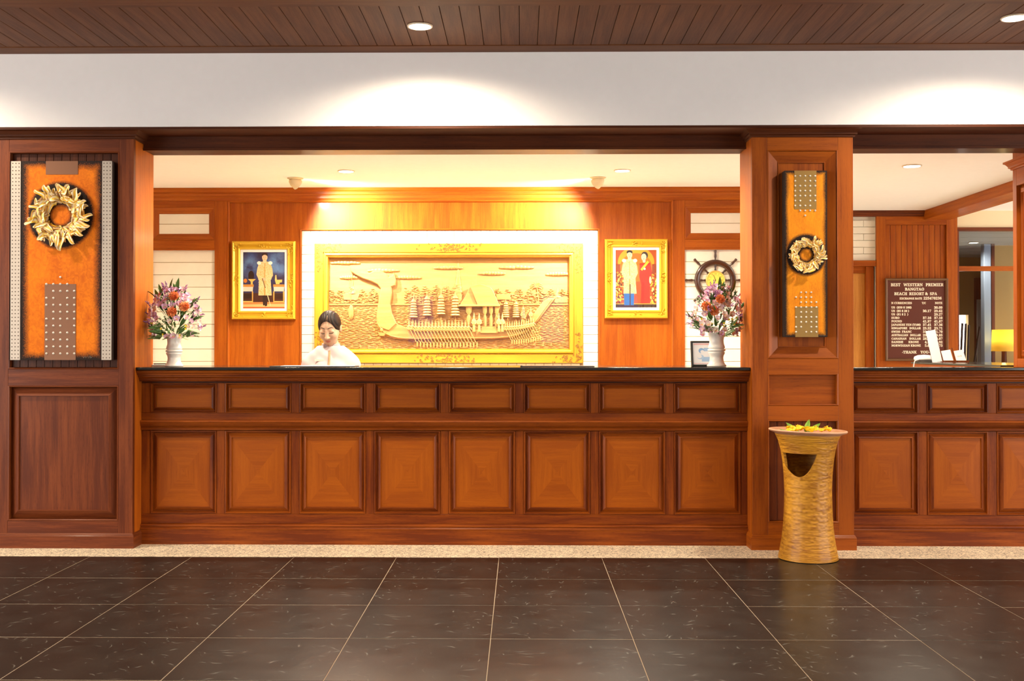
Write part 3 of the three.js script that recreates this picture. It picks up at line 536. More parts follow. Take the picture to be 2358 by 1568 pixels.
downlight(sx(2100, 8.18, 383), H_INNER, 8.18, 0.06, INNER_CD, WARM, 'round warm downlight in the white ceiling over the side counter', 'inner downlights');
downlight(sx(2242, 13.0, 610), 2.468, 13.0, 0.05, 7, NEUTRAL, 'small downlight in the slatted lounge ceiling beyond the interior window', 'lounge downlights');
for (const x of [-1.75, -0.45, 0.85]) downlight(x, H_INNER, 7.42, 0.055, INNER_CD, WARM, 'warm downlight close behind the header above the main counter', 'counter downlights');
for (const [u, side, lab] of [[680, 1, 'cream swivel spotlight in the inner ceiling near the portrait of one figure'], [1377, -1, 'cream swivel spotlight in the inner ceiling near the portrait of the couple']]) {
  const Z = 8.72, x = sx(u, Z, 410), e = thing('swivel_spotlight', lab, 'spotlight', [x, H_INNER, -Z], 'swivel spotlights');
  const cream = std({ color: lin(0.72, 0.60, 0.36), roughness: 0.45 });
  part(e, 'ceiling_plate', lathe([[0.001, -0.012], [0.045, -0.012], [0.062, -0.004], [0.064, 0], [0.001, 0]], 24).translate(x, H_INNER, -Z), cream);
  const aim = V(x + side * 0.62, 2.02, -Z_WALL), from = V(x, H_INNER - 0.035, -Z), dir = aim.clone().sub(from).normalize();
  const shell = lathe([[0.001, -0.05], [0.018, -0.05], [0.03, -0.042], [0.042, -0.015], [0.046, 0.03], [0.043, 0.03], [0.038, 0.0], [0.001, -0.01]], 22);
  const qn = new THREE.Quaternion().setFromUnitVectors(V(0, 1, 0), dir); shell.applyQuaternion(qn).translate(from.x, from.y, from.z); part(e, 'lamp_head', shell, cream);
  const bulb = new THREE.CylinderGeometry(0.036, 0.036, 0.008, 20).translate(0, 0.012, 0).applyQuaternion(qn).translate(from.x, from.y, from.z); part(e, 'bulb', bulb, M.lampGlow);
  const s = new THREE.SpotLight(WARM, EYEBALL_CD, 0, 0.85, 0.8, 2); s.position.copy(from).addScaledVector(dir, 0.034).sub(e.position); s.target.position.copy(aim).sub(e.position); s.shadow.radius = 1.6; e.add(s, s.target);
}

// ================================================================ THE CARVED PANEL
{
  const Zb = Z_WALL + 0.021, r = rect(723, 560, 1343, 836, Zb - 0.075);
  const c = thing('carved_panel', 'large carved wooden relief of a royal river barge in a golden frame behind glass', 'carving', [r.x, r.y0, -Zb]);
  const fr = part(c, 'frame', frameAt(r, [[0, 0], [0, 0.062], [0.004, 0.070], [0.074, 0.070], [0.076, 0.062], [0.080, 0.062], [0.083, 0.076], [0.096, 0.078], [0.102, 0.068], [0.106, 0.064], [0.112, 0.064], [0.118, 0.030], [0.119, 0.010]], Zb), M.carvedFrame);
  part(c, 'back_board', box(r.x0 + 0.1, r.x1 - 0.1, r.y0 + 0.1, r.y1 - 0.1, Zb - 0.016, Zb - 0.002, 'x'), M.carved);
  part(c, 'glass_pane', box(r.x0 + 0.117, r.x1 - 0.117, r.y0 + 0.117, r.y1 - 0.117, Zb - 0.064, Zb - 0.061), M.glass);
  // scrollwork carved into the flat of the frame: corners and the middles of the sides
  const curls = (cx, cy, w, h, n) => {
    const out = [];
    for (let i = 0; i < n; i++) {
      const x = cx + rr(-1, 1) * w * 0.5 * Math.sqrt(rand()), y = cy + rr(-1, 1) * h * 0.5, a0 = rr(0, 6.3), s = rr(0.007, 0.012), dir = rand() < 0.5 ? 1 : -1, pts = [];
      for (let k = 0; k <= 7; k++) { const t = k / 7, a = a0 + dir * t * 5, q = s * (1 - 0.8 * t); pts.push([x + q * Math.cos(a), y + q * Math.sin(a), -Zb + 0.0705]); }
      out.push(tube(pts, 0.0026, 8, 4));
    }
    return out;
  };
  const bw = 0.066, recessShade = std({ color: lin(0.26, 0.11, 0.008), roughness: 0.5 });  // curls coloured dark brown, standing in for shade in the carved recesses
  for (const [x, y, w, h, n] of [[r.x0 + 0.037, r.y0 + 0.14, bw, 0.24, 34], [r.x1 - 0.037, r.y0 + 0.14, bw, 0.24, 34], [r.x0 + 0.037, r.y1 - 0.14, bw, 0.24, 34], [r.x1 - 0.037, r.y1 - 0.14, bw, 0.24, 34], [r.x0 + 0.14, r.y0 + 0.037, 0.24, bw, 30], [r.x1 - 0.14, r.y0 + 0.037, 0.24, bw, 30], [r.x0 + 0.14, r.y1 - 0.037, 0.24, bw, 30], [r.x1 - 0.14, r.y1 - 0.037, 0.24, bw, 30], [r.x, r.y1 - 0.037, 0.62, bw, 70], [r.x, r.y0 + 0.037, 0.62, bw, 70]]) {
    const m = part(fr, 'scrollwork', curls(x, y, w, h, n), recessShade); m.userData.kind = 'stuff';
  }
  const Zr = Zb - 0.016, K = Zr / FOCAL, X = (u, v = 700) => sx(u, Zr, v), Yy = (v) => sy(v, Zr, 1040), z0 = -Zr;
  const P2 = (a) => a.map(([u, v]) => [X(u, v), Yy(v)]);
  const slab = (name, pts, d, bev = 0.003, lift = 0) => part(c, name, grain(extrude(P2(pts), d, bev).translate(0, 0, z0 + lift), 'x'), M.carved);
  // clouds
  for (const [u, v, w] of [[795, 606, 66], [883, 624, 70], [806, 640, 46], [940, 640, 58], [1032, 618, 64], [1133, 631, 60], [1190, 617, 76], [1286, 633, 56]]) {
    const g = [], n = 9; for (let i = 0; i < n; i++) { const t = (i + 0.5) / n * 2 - 1, q = Math.sqrt(1 - t * t); g.push(ball(X(u + t * w / 2), Yy(v) + q * 0.006 * rr(0.6, 1.4), z0 + 0.003, w * K / n * 0.85, 0.004 + 0.014 * q, 0.010 * (0.4 + q))); }
    g.push(ball(X(u), Yy(v), z0, w * K / 2, 0.008, 0.010)); part(c, 'carved_cloud', g.map((q) => grain(q, 'x')), M.carved);
  }
  // banks of trees
  const bank = (u0, u1, v0, v1, n) => { const g = []; for (let i = 0; i < n; i++) { const u = rr(u0, u1), v = v1 - (v1 - v0) * rand() * (0.6 + 0.4 * Math.sin(u * 0.13) ** 2), s = rr(0.005, 0.011); g.push(grain(ball(X(u), Yy(v), z0 + rr(0, 0.008), s * 1.5, s * 0.6, s, 0), 'x')); } const m = part(c, 'carved_foliage', g, M.carved); m.userData.kind = 'stuff'; };
  bank(757, 868, 664, 699, 420); bank(932, 1062, 656, 698, 420); bank(1128, 1311, 664, 699, 640);
  part(c, 'river_bank', box(X(756), X(1312), Yy(703), Yy(699), Zr - 0.010, Zr, 'x', 0.002), M.carved);
  // temples on the far shore
  const spire = (u, vTop, vBot, w, tiers) => { const p = [[0.0005, Yy(vTop)]], H = Yy(vTop) - Yy(vBot); for (let i = 1; i <= tiers; i++) { const t = i / tiers, y = Yy(vTop) - H * t, q = w / 2 * (0.06 + 0.94 * t ** 1.6); p.push([q * 0.8, y + H * 0.03], [q, y + H * 0.02], [q, y]); } return grain(lathe(p.reverse(), 10).scale(1, 1, 0.4).translate(X(u), 0, z0), 'x'); };
  part(c, 'carved_prang', [spire(1055, 592, 699, 0.11, 12), spire(1017, 640, 699, 0.035, 8), spire(1034, 630, 699, 0.03, 7), spire(1096, 630, 680, 0.03, 7), spire(1087, 636, 680, 0.03, 7)], M.carved);
  part(c, 'carved_temple', [spire(805, 612, 662, 0.018, 6), spire(812, 650, 676, 0.10, 4), grain(extrude(P2([[790, 676], [828, 676], [824, 690], [793, 690]]), 0.012, 0.002).translate(0, 0, z0), 'x')], M.carved);
  part(c, 'carved_temple', [spire(1272, 646, 680, 0.014, 6), spire(1284, 660, 686, 0.09, 3), grain(extrude(P2([[1277, 684], [1306, 684], [1306, 697], [1277, 697]]), 0.012, 0.002).translate(0, 0, z0), 'x')], M.carved);
  slab('carved_hall', [[1142, 678], [1176, 678], [1174, 684], [1177, 690], [1140, 690], [1144, 684]], 0.014);
  { const g = []; for (let i = 0; i < 9; i++) { const a = -0.5 + i * 0.52; g.push(tube([[X(1236), Yy(662), z0 + 0.008], [X(1236) + 0.03 * Math.cos(a), Yy(662) + 0.03 * Math.sin(a) + 0.012, z0 + 0.014], [X(1236) + 0.058 * Math.cos(a), Yy(662) + 0.05 * Math.sin(a) - 0.006, z0 + 0.008]], 0.004, 6, 4)); } g.push(tube([[X(1236), Yy(662), z0 + 0.006], [X(1239), Yy(680), z0 + 0.006], [X(1240), Yy(699), z0 + 0.006]], 0.005, 6, 5)); part(c, 'carved_palm', g.map((q) => grain(q, 'y')), M.carved); }
  // rippled water
  { const g = []; for (let v = 706; v < 812; v += 3.1) { const t = (v - 703) / 106; for (let u = 757 + rr(0, 8); u < 1312; u += 9 + 8 * t + rr(0, 5)) g.push(grain(ball(X(u), Yy(v + rr(-1, 1)), z0, (5.5 + 4 * t) * K, (0.9 + 0.8 * t) * K, 0.007 + 0.007 * t, 0), 'x')); } const m = part(c, 'carved_ripples', g, M.carved); m.userData.kind = 'stuff'; }
  // the barge: hull, swan figurehead, stern
  const L = 0.012;
  slab('barge_hull', [[869, 737], [872, 752], [880, 764], [894, 773], [912, 779], [1000, 780], [1100, 780], [1180, 776], [1212, 764], [1238, 738], [1262, 706], [1277, 688], [1266, 687], [1252, 695], [1236, 716], [1222, 736], [1200, 752], [1160, 760], [1000, 762], [940, 758], [916, 748], [902, 734], [898, 720], [886, 724]], 0.022, 0.006);
  part(c, 'barge_moulding', grain(tube([[X(869), Yy(742), z0 + 0.034], [X(884), Yy(764), z0 + 0.034], [X(912), Yy(776), z0 + 0.034], [X(1040), Yy(778), z0 + 0.034], [X(1180), Yy(773), z0 + 0.034], [X(1215), Yy(758), z0 + 0.034], [X(1270), Yy(690), z0 + 0.03]], 0.005, 40, 6), 'x'), M.carved);
  slab('swan_neck', [[874, 752], [870, 730], [873, 704], [878, 680], [880, 664], [872, 654], [860, 648], [838, 640], [822, 632], [810, 624], [809, 616], [814, 620], [830, 628], [850, 632], [862, 626], [876, 625], [890, 632], [896, 640], [905, 637], [908, 630], [911, 646], [910, 656], [900, 660], [902, 676], [898, 700], [902, 722], [912, 745], [896, 760]], 0.018, 0.007, 0.012);
  part(c, 'swan_tassel', [grain(lathe([[0.001, 0.06], [0.012, 0.05], [0.022, 0.02], [0.024, -0.03], [0.012, -0.06], [0.001, -0.065]].reverse(), 12).scale(1, 1, 0.5).translate(X(809), Yy(718), z0 + 0.012), 'y'), tube([[X(812), Yy(630), z0 + 0.016], [X(809), Yy(670), z0 + 0.016], [X(809), Yy(702), z0 + 0.016]], 0.002, 6, 4)], M.carved);
  // tiered umbrellas
  const tierG = (() => { const p = [[0.001, 0]]; for (let i = 0; i < 7; i++) { const w = 0.043 - 0.0024 * i, y = 0.025 * i; p.push([w, y], [w * 0.97, y + 0.005], [w * 0.86, y + 0.0155], [w * 0.6, y + 0.016], [w * 0.6, y + 0.0245]); } p.push([0.006, 0.177], [0.004, 0.20], [0.0005, 0.225]); return grain(lathe(p, 16), 'x'); })();
  const pole = grain(new THREE.CylinderGeometry(0.0035, 0.0035, 0.14, 6).translate(0, -0.07, 0), 'y');
  for (const [u, v, s] of [[953, 731, 0.85], [984, 727, 0.9], [1016, 724, 0.9], [1049, 727, 0.95], [1165, 731, 0.72], [1188, 731, 0.72], [1205, 733, 0.5]]) { const m = piece(c, 'tiered_umbrella', tierG, M.carved, X(u), Yy(v), z0 + 0.026); m.scale.set(s, s, s * 0.75); const q = new THREE.Mesh(pole, M.carved); q.name = 'umbrella_pole'; m.add(q); }
  // pavilion amidships
  const pav = slab('pavilion_roof', [[1084, 660], [1106, 655], [1130, 663], [1136, 672], [1141, 684], [1149, 702], [1101, 702], [1094, 684]], 0.022, 0.004, 0.022);
  slab('pavilion_gable', [[1084, 660], [1098, 702], [1060, 702], [1072, 684]], 0.014, 0.003, 0.018);
  part(c, 'pavilion_beam', box(X(1056), X(1152), Yy(706), Yy(702), Zr - 0.052, Zr - 0.01, 'x', 0.003), M.carved);
  part(c, 'pavilion_steps', [box(X(1106), X(1147), Yy(767), Yy(761), Zr - 0.046, Zr, 'x', 0.002), box(X(1108), X(1145), Yy(761), Yy(756), Zr - 0.042, Zr, 'x', 0.002), box(X(1109), X(1144), Yy(756), Yy(752), Zr - 0.038, Zr, 'x', 0.002)], M.carved);
  const drape = grain(lathe([[0.012, -0.17], [0.014, -0.165], [0.014, -0.10], [0.008, -0.078], [0.007, -0.072], [0.017, -0.05], [0.022, 0]], 12).scale(1, 1, 0.6), 'y');
  for (const [u, s] of [[1080, 1.35], [1117, 1], [1131, 0.95], [1144, 0.95]]) { const m = piece(c, 'gathered_drape', drape, M.carved, X(u), Yy(705), z0 + 0.03); m.scale.set(s, 1, 1); }
  // attendants and rowers
  const figure = grain(merge([lathe([[0.001, 0], [0.012, 0], [0.011, 0.05], [0.009, 0.055], [0.014, 0.075], [0.015, 0.105], [0.005, 0.115], [0.008, 0.125], [0.008, 0.135], [0.005, 0.142], [0.0005, 0.17]], 10), tube([[0.013, 0.102, 0], [0.018, 0.08, 0.006], [0.008, 0.066, 0.014]], 0.004, 5, 5), tube([[-0.013, 0.102, 0], [-0.018, 0.08, 0.006], [-0.008, 0.066, 0.014]], 0.004, 5, 5)]), 'y');
  for (const u of [1092, 1104, 1149, 1157]) piece(c, 'carved_attendant', figure, M.carved, X(u), Yy(764), z0 + 0.05).scale.set(1, 0.95, 0.6);
  const rower = grain(merge([lathe([[0.001, -0.02], [0.013, -0.02], [0.011, 0.0], [0.014, 0.022], [0.005, 0.03], [0.008, 0.038], [0.008, 0.047], [0.005, 0.053], [0.0005, 0.08]], 9), tube([[0.0, 0.02, 0.01], [0.016, 0.012, 0.014], [0.026, -0.004, 0.016]], 0.0042, 5, 5), tube([[-0.01, 0.018, 0], [-0.018, 0, 0.01], [0.004, -0.012, 0.02]], 0.0042, 5, 5)]), 'y');
  const oar = grain(merge([tube([[-0.004, 0.02, 0.02], [0.04, -0.07, 0.02], [0.062, -0.115, 0.016]], 0.0026, 6, 5), ball(0.072, -0.136, 0.014, 0.006, 0.026, 0.003, 1)]), 'y');
  const row = (u, v, s) => { const m = piece(c, 'carved_rower', rower, M.carved, X(u), Yy(v), z0 + 0.042); m.scale.set(s, s, s * 0.75); const o = new THREE.Mesh(oar, M.carved); o.name = 'oar'; m.add(o); };
  for (let i = 0; i < 19; i++) row(943 + i * 7.6, 758 + (i < 2 ? -2 : 0), 0.98);
  for (let i = 0; i < 13; i++) row(1163 + i * 5.4, 757 - i * i * 0.06, 0.82);
  for (const u of [1203, 1222]) piece(c, 'carved_helmsman', figure, M.carved, X(u), Yy(742), z0 + 0.03).scale.set(0.85, 0.75, 0.5);
  part(c, 'small_boat', [grain(extrude(P2([[872, 766], [890, 766], [886, 773], [876, 773]]), 0.016, 0.002).translate(0, 0, z0 + 0.02), 'x'), grain(ball(X(880), Yy(760), z0 + 0.03, 0.014, 0.02, 0.01), 'y')], M.carved);
}

// ================================================================ THE TWO PORTRAITS
function portrait(r0, label, draw) {
  const Zb = Z_WALL + 0.014, r = rect(...r0, Zb - 0.045);
  const p = thing('framed_portrait', label, 'portrait', [r.x, r.y0, -Zb], 'gilt framed portraits');
  const goldM = std({ color: lin(0.66, 0.40, 0.022), roughness: 0.34, metalness: 0.35 }), fw = 0.070;
  const fr = part(p, 'gilt_frame', frameAt(r, [[0, 0], [0, 0.036], [0.005, 0.046], [0.014, 0.050], [0.020, 0.044], [0.028, 0.036], [0.044, 0.034], [0.054, 0.042], [0.060, 0.044], [0.066, 0.036], [fw, 0.024]], Zb), goldM);
  const orn = [];
  for (let i = 0; i < 130; i++) {                            // leafy ornament, thickest at the corners and mid sides
    const s = i % 4, t = (rand() + rand() + rand()) / 3 * 2 - 1, mid = rand() < 0.35, a = mid ? t * 0.28 : (rand() < 0.5 ? -1 : 1) * (1 - Math.abs(t) * 0.45), off = rr(0.012, 0.058);
    const x = s % 2 ? (s === 1 ? 1 : -1) * (r.w / 2 - off) : a * (r.w / 2 - 0.014), y = s % 2 ? a * (r.h / 2 - 0.014) : (s === 0 ? 1 : -1) * (r.h / 2 - off), an = rr(0, 6.3), l = rr(0.007, 0.014), b = rr(0.003, 0.006);
    const g = new THREE.IcosahedronGeometry(1, 1).scale(l, b, 0.006).rotateZ(an).translate(r.x + x, r.y + y, -Zb + 0.042); orn.push(g);
  }
  const om = part(fr, 'leaf_ornament', orn, goldM); om.userData.kind = 'stuff';
  const q = { x: r.x, y: r.y, w: r.w - 2 * fw, h: r.h - 2 * fw };
  part(p, 'cream_slip', frameAt(q, [[-0.004, 0.020], [0.0, 0.024], [0.020, 0.024], [0.022, 0.018]], Zb), M.white, 'pale cream inner mount');
  const g = new THREE.PlaneGeometry(q.w - 0.040, q.h - 0.040).translate(q.x, q.y, -Zb + 0.019);
  part(p, 'printed_picture', g, std({ map: canvasTexture(512, 690, draw), roughness: 0.5 }));
  part(p, 'picture_glass', box(q.x - q.w / 2 + 0.018, q.x + q.w / 2 - 0.018, q.y - q.h / 2 + 0.018, q.y + q.h / 2 - 0.018, Zb - 0.0235, Zb - 0.0215), M.glass);
  part(p, 'back_panel', box(r.x0 + 0.012, r.x1 - 0.012, r.y0 + 0.012, r.y1 - 0.012, Zb - 0.016, Zb - 0.002), M.woodDark);
}
const poly = (c, col, pts) => { c.fillStyle = col; c.beginPath(); pts.forEach(([x, y], i) => i ? c.lineTo(x, y) : c.moveTo(x, y)); c.closePath(); c.fill(); };
const disc = (c, col, x, y, a, b = a) => { c.fillStyle = col; c.beginPath(); c.ellipse(x, y, a, b, 0, 0, 7); c.fill(); };
function robed(c, x, y, s, R) {                              // a generic standing figure in a pale brocade coat
  const p = (a) => a.map(([u, v]) => [x + u * s, y + v * s]);
  poly(c, '#1c1412', p([[-26, 520], [14, 520], [10, 640], [-20, 645]])); poly(c, '#1c1412', p([[6, 520], [40, 520], [30, 650], [2, 655]]));
  poly(c, '#e7c98e', p([[-64, 100], [64, 100], [96, 190], [104, 270], [74, 330], [88, 520], [-78, 520], [-72, 330], [-104, 260], [-92, 180]]));
  for (let i = 0; i < 420; i++) { const v = R() * 400 + 110, w = 66 + (v > 330 ? 10 : 22); disc(c, ['#f6e2b4', '#d3a85c', '#c79a4a'][i % 3], x + (R() * 2 - 1) * w * s, y + v * s, 3 * s, 4 * s); }
  poly(c, '#c89a50', p([[-4, 110], [4, 110], [10, 520], [-10, 520]]));
  disc(c, '#fbf3e2', x - 70 * s, y + 116 * s, 26 * s, 22 * s); disc(c, '#fbf3e2', x + 70 * s, y + 116 * s, 26 * s, 22 * s);
  disc(c, '#eccfa0', x, y + 92 * s, 24 * s, 26 * s); disc(c, '#f0c8a0', x, y + 46 * s, 34 * s, 44 * s);
  disc(c, '#17100d', x, y + 14 * s, 38 * s, 24 * s); disc(c, '#f0c8a0', x, y + 40 * s, 31 * s, 26 * s);
  disc(c, '#5a3826', x - 12 * s, y + 44 * s, 5 * s, 2.5 * s); disc(c, '#5a3826', x + 12 * s, y + 44 * s, 5 * s, 2.5 * s); disc(c, '#c0705a', x, y + 70 * s, 9 * s, 3 * s); disc(c, '#dba77e', x, y + 56 * s, 4 * s, 6 * s);
  disc(c, '#e8b890', x - 8 * s, y + 318 * s, 26 * s, 20 * s);
}
portrait([533, 555, 679, 735], 'gilt framed portrait of one standing figure in a cream coat on blue', (c, w, h) => {
  const R = rng(77); c.fillStyle = '#1b2c56'; c.fillRect(0, 0, w, h);
  for (let i = 0; i < 260; i++) { const x = R() * w, y = R() * h * 0.6, k = Math.exp(-(((x - 90) / 90) ** 2 + ((y - 170) / 110) ** 2)) + Math.exp(-(((x - 430) / 110) ** 2 + ((y - 130) / 130) ** 2)); c.globalAlpha = 0.10; disc(c, k > 0.3 ? '#6f9fd6' : R() < 0.5 ? '#23458a' : '#241c38', x, y, 30 + R() * 40); } c.globalAlpha = 1;
  c.fillStyle = '#3a1d12'; c.fillRect(0, 500, w, 190); poly(c, '#c98242', [[0, 610], [w, 610], [w, 690], [0, 690]]); poly(c, '#e6b878', [[0, 640], [w, 632], [w, 668], [0, 668]]); c.fillStyle = '#d03818'; c.fillRect(0, 676, w, 8);
  for (const [x, d] of [[60, 1], [440, -1]]) { poly(c, '#c88a3c', [[x - 70, 395], [x + 72, 395], [x + 72, 425], [x - 70, 425]]); poly(c, '#d8cdb8', [[x - 66, 425], [x + 66, 425], [x + 60, 480], [x - 62, 480]]); poly(c, '#1a100c', [[x - 56, 512], [x + 50, 512], [x + 50, 570], [x - 56, 570]]); for (const k of [-62, 58]) poly(c, '#e0a850', [[x + k - 8, 480], [x + k + 8, 480], [x + k + 6, 620], [x + k - 6, 620]]); for (let i = 0; i < 8; i++) disc(c, '#f2d070', x - 48 + i * 14, 604, 6, 8); }
  disc(c, '#17110e', 100, 290, 36, 62); poly(c, '#e2b85c', [[60, 330], [160, 330], [120, 362], [120, 395], [96, 395], [96, 362]]); poly(c, '#e8c468', [[390, 340], [480, 336], [476, 370], [450, 372], [446, 392], [404, 392]]); poly(c, '#eacb78', [[396, 280], [408, 280], [416, 340], [390, 340]]); disc(c, '#c87828', 30, 350, 22, 26);
  robed(c, 266, 20, 0.98, R);
  c.strokeStyle = '#e8d2a0'; c.lineWidth = 9; c.beginPath(); c.moveTo(250, 350); c.lineTo(338, 655); c.stroke(); c.strokeStyle = '#6a4420'; c.beginPath(); c.moveTo(236, 320); c.lineTo(275, 440); c.stroke();
});
portrait([1393, 550, 1538, 733], 'gilt framed portrait of a couple, one in cream and one in red', (c, w, h) => {
  const R = rng(78); c.fillStyle = '#a8480c'; c.fillRect(0, 0, w, h); disc(c, '#e39a1c', w / 2, 150, 226, 190); disc(c, '#c86a10', w / 2, 210, 200, 170); c.fillStyle = '#8a3608'; c.fillRect(0, 170, 60, 520); c.fillRect(455, 170, 60, 520);
  for (let i = 0; i < 220; i++) { const s = R() < 0.5; disc(c, ['#f0b428', '#b86a10', '#ffe07a', '#5a2a08'][i % 4], s ? R() * 100 : 420 + R() * 92, 260 + R() * 390, 4 + R() * 10, 5 + R() * 12); }
  c.fillStyle = '#3a2010'; c.fillRect(0, 650, w, 40); c.fillStyle = '#d8a83c'; c.fillRect(0, 640, w, 8);
  poly(c, '#c8240c', [[300, 160], [430, 150], [450, 250], [440, 330], [430, 420], [430, 640], [310, 640], [320, 420], [296, 320]]); poly(c, '#a81808', [[330, 380], [360, 380], [348, 640], [326, 640]]); poly(c, '#f0b830', [[396, 128], [420, 146], [330, 250], [310, 232]]); disc(c, '#f8f0e0', 362, 226, 13); disc(c, '#f0cba4', 432, 360, 14, 44);
  disc(c, '#2e2420', 362, 66, 42, 44); disc(c, '#f2d2ac', 352, 86, 32, 42); disc(c, '#f2d2ac', 356, 132, 18, 22); disc(c, '#5a3826', 341, 82, 5, 2.5); disc(c, '#5a3826', 363, 82, 5, 2.5); disc(c, '#c0503c', 352, 110, 9, 3.5);
  robed(c, 176, 14, 0.98, R); poly(c, '#2f66ac', [[104, 520], [232, 520], [228, 660], [108, 660]]); c.fillStyle = '#4a2410'; c.fillRect(176, 410, 12, 250);
});

// ================================================================ THE TWO WREATH CANVASES
const petalG = [0, 1, 2, 3, 4, 5].map((v) => {               // a swirling, pointed, ribbed petal lying along +x
  const n = 12, m = 4, pos = [], idx = [], col = [], cur = [0.7, -0.6, 0.95, 0.45, -0.85, -0.4][v], lift = [0.30, 0.38, 0.26, 0.42, 0.34, 0.3][v];
  for (let i = 0; i <= n; i++) for (let j = 0; j <= m; j++) {
    const t = i / n, s = j / m * 2 - 1, w = 0.29 * Math.sin(Math.PI * Math.min(1, t * 0.92 + 0.08)) ** 0.7 * (1 - 0.35 * t), bend = cur * (0.5 * t * t - 0.12 * Math.sin(t * 6.28));
    pos.push(t * (1 - 0.12 * Math.abs(cur) * t), s * w + bend, lift * Math.sin(t * 2.7) + w * (1.3 * Math.abs(s) * (0.3 + t)) + 0.03 * Math.sin(t * 9 + j * 2 + v));
    const k = Math.max(0, Math.min(1, 0.5 + 0.5 * Math.sin(s * 4.6 + t * 3 + v * 1.7) + 0.2 * (1 - t) - 0.08)); col.push(...(k < 0.4 ? mixc([0.97, 0.90, 0.72], [0.95, 0.66, 0.09], k / 0.4) : k < 0.88 ? mixc([0.95, 0.66, 0.09], [0.86, 0.42, 0.01], (k - 0.4) / 0.48) : mixc([0.86, 0.42, 0.01], [0.36, 0.12, 0.008], (k - 0.88) / 0.12)));
  }
  for (let i = 0; i < n; i++) for (let j = 0; j < m; j++) { const a = i * (m + 1) + j; idx.push(a, a + m + 1, a + 1, a + 1, a + m + 1, a + m + 2); }
  const g = new THREE.BufferGeometry(); g.setAttribute('position', new THREE.Float32BufferAttribute(pos, 3)); g.setAttribute('color', new THREE.Float32BufferAttribute(col, 3)); g.setIndex(idx); g.computeVertexNormals(); return g;
});
const petalMat = phys({ vertexColors: true, roughness: 0.4, side: THREE.DoubleSide });
function wreath(p, cx, cy, Z, r0, r1, n) {
  const rm = (r0 + r1) / 2, rw = (r1 - r0) / 2;
  part(p, 'wreath_base', new THREE.TorusGeometry(rm, rw * 0.62, 8, 40).scale(1, 1, 0.35).translate(cx, cy, -Z), std({ color: lin(0.62, 0.27, 0.02), roughness: 0.5 }));
  for (let k = 0; k < 4; k++) for (let i = 0; i < n; i++) {
    const a = (i + k / 4 + rr(-0.3, 0.3)) / n * Math.PI * 2, out = k % 2, L = rw * rr(1.0, 1.6), rad = r0 + (r1 - r0) * [0.14, 0.50, 0.30, 0.64][k] * rr(0.8, 1.2);
    const sp = (rand() < 0.6 ? 1 : -1) * (out ? rr(0.35, 1.15) : rr(0.7, 1.5));
    const m = piece(p, 'petal', petalG[Math.floor(rand() * 6)], petalMat, cx + rad * Math.cos(a), cy + rad * Math.sin(a), -Z + 0.004 + 0.009 * k); m.rotation.set(0, 0, a + sp); m.scale.set(L, L * rr(0.9, 1.3), L * 0.42);
  }
}
// sprayed paint on the canvas: fibrous orange ground, dark oversprayed border, dark ring round the wreath
function canvasPrint(seed, light, dark, r, field, hole, edge, halo) {
  const R = rng(seed), a = lattice(60, 110, R), b = lattice(26, 48, R), c = lattice(200, 380, R), f = lattice(9, 14, R);
  return texture(768, (u, v) => {
    const x = r.x0 + u * r.w, y = r.y0 + v * r.h, n = a(u + 0.03 * b(v, u), v + 0.03 * b(u, v)), g = c(u, v) - 0.5;
    let col = mixc(dark, light, Math.max(0, Math.min(1, 0.15 + 0.5 * n + 0.45 * f(u, v) + 0.25 * g)));
    const d = Math.min(x - field[0], field[1] - x, y - r.y0, r.y1 - y), e = edge * (0.8 + 0.5 * f(v, u)), q = Math.hypot(x - hole[0], y - hole[1]);
    const ring = Math.max(0, 1 - Math.max(0, Math.max(hole[2] - q, q - hole[3])) / halo), k = Math.max(Math.max(0, 1 - d / e), ring);
    const cover = Math.max(0, Math.min(1, k ** 0.85 * 1.35 + 0.5 * g * (k > 0.02 ? 1 : 0) - 0.06));
    return mixc(col, [0.016, 0.008, 0.005], cover);
  });
}
const scribble = (p, x, y, z, s, mat) => part(p, 'signature', tube(Array.from({ length: 16 }, (_, i) => [x + i * s, y + s * 1.2 * Math.sin(i * 2.3) + (i % 4 === 0 ? s * 1.5 : 0), z]), s * 0.16, 48, 3), mat);
const studG = lathe([[0.001, 0.007], [0.004, 0.0058], [0.0065, 0.0025], [0.007, 0]].reverse(), 10).rotateX(Math.PI / 2);
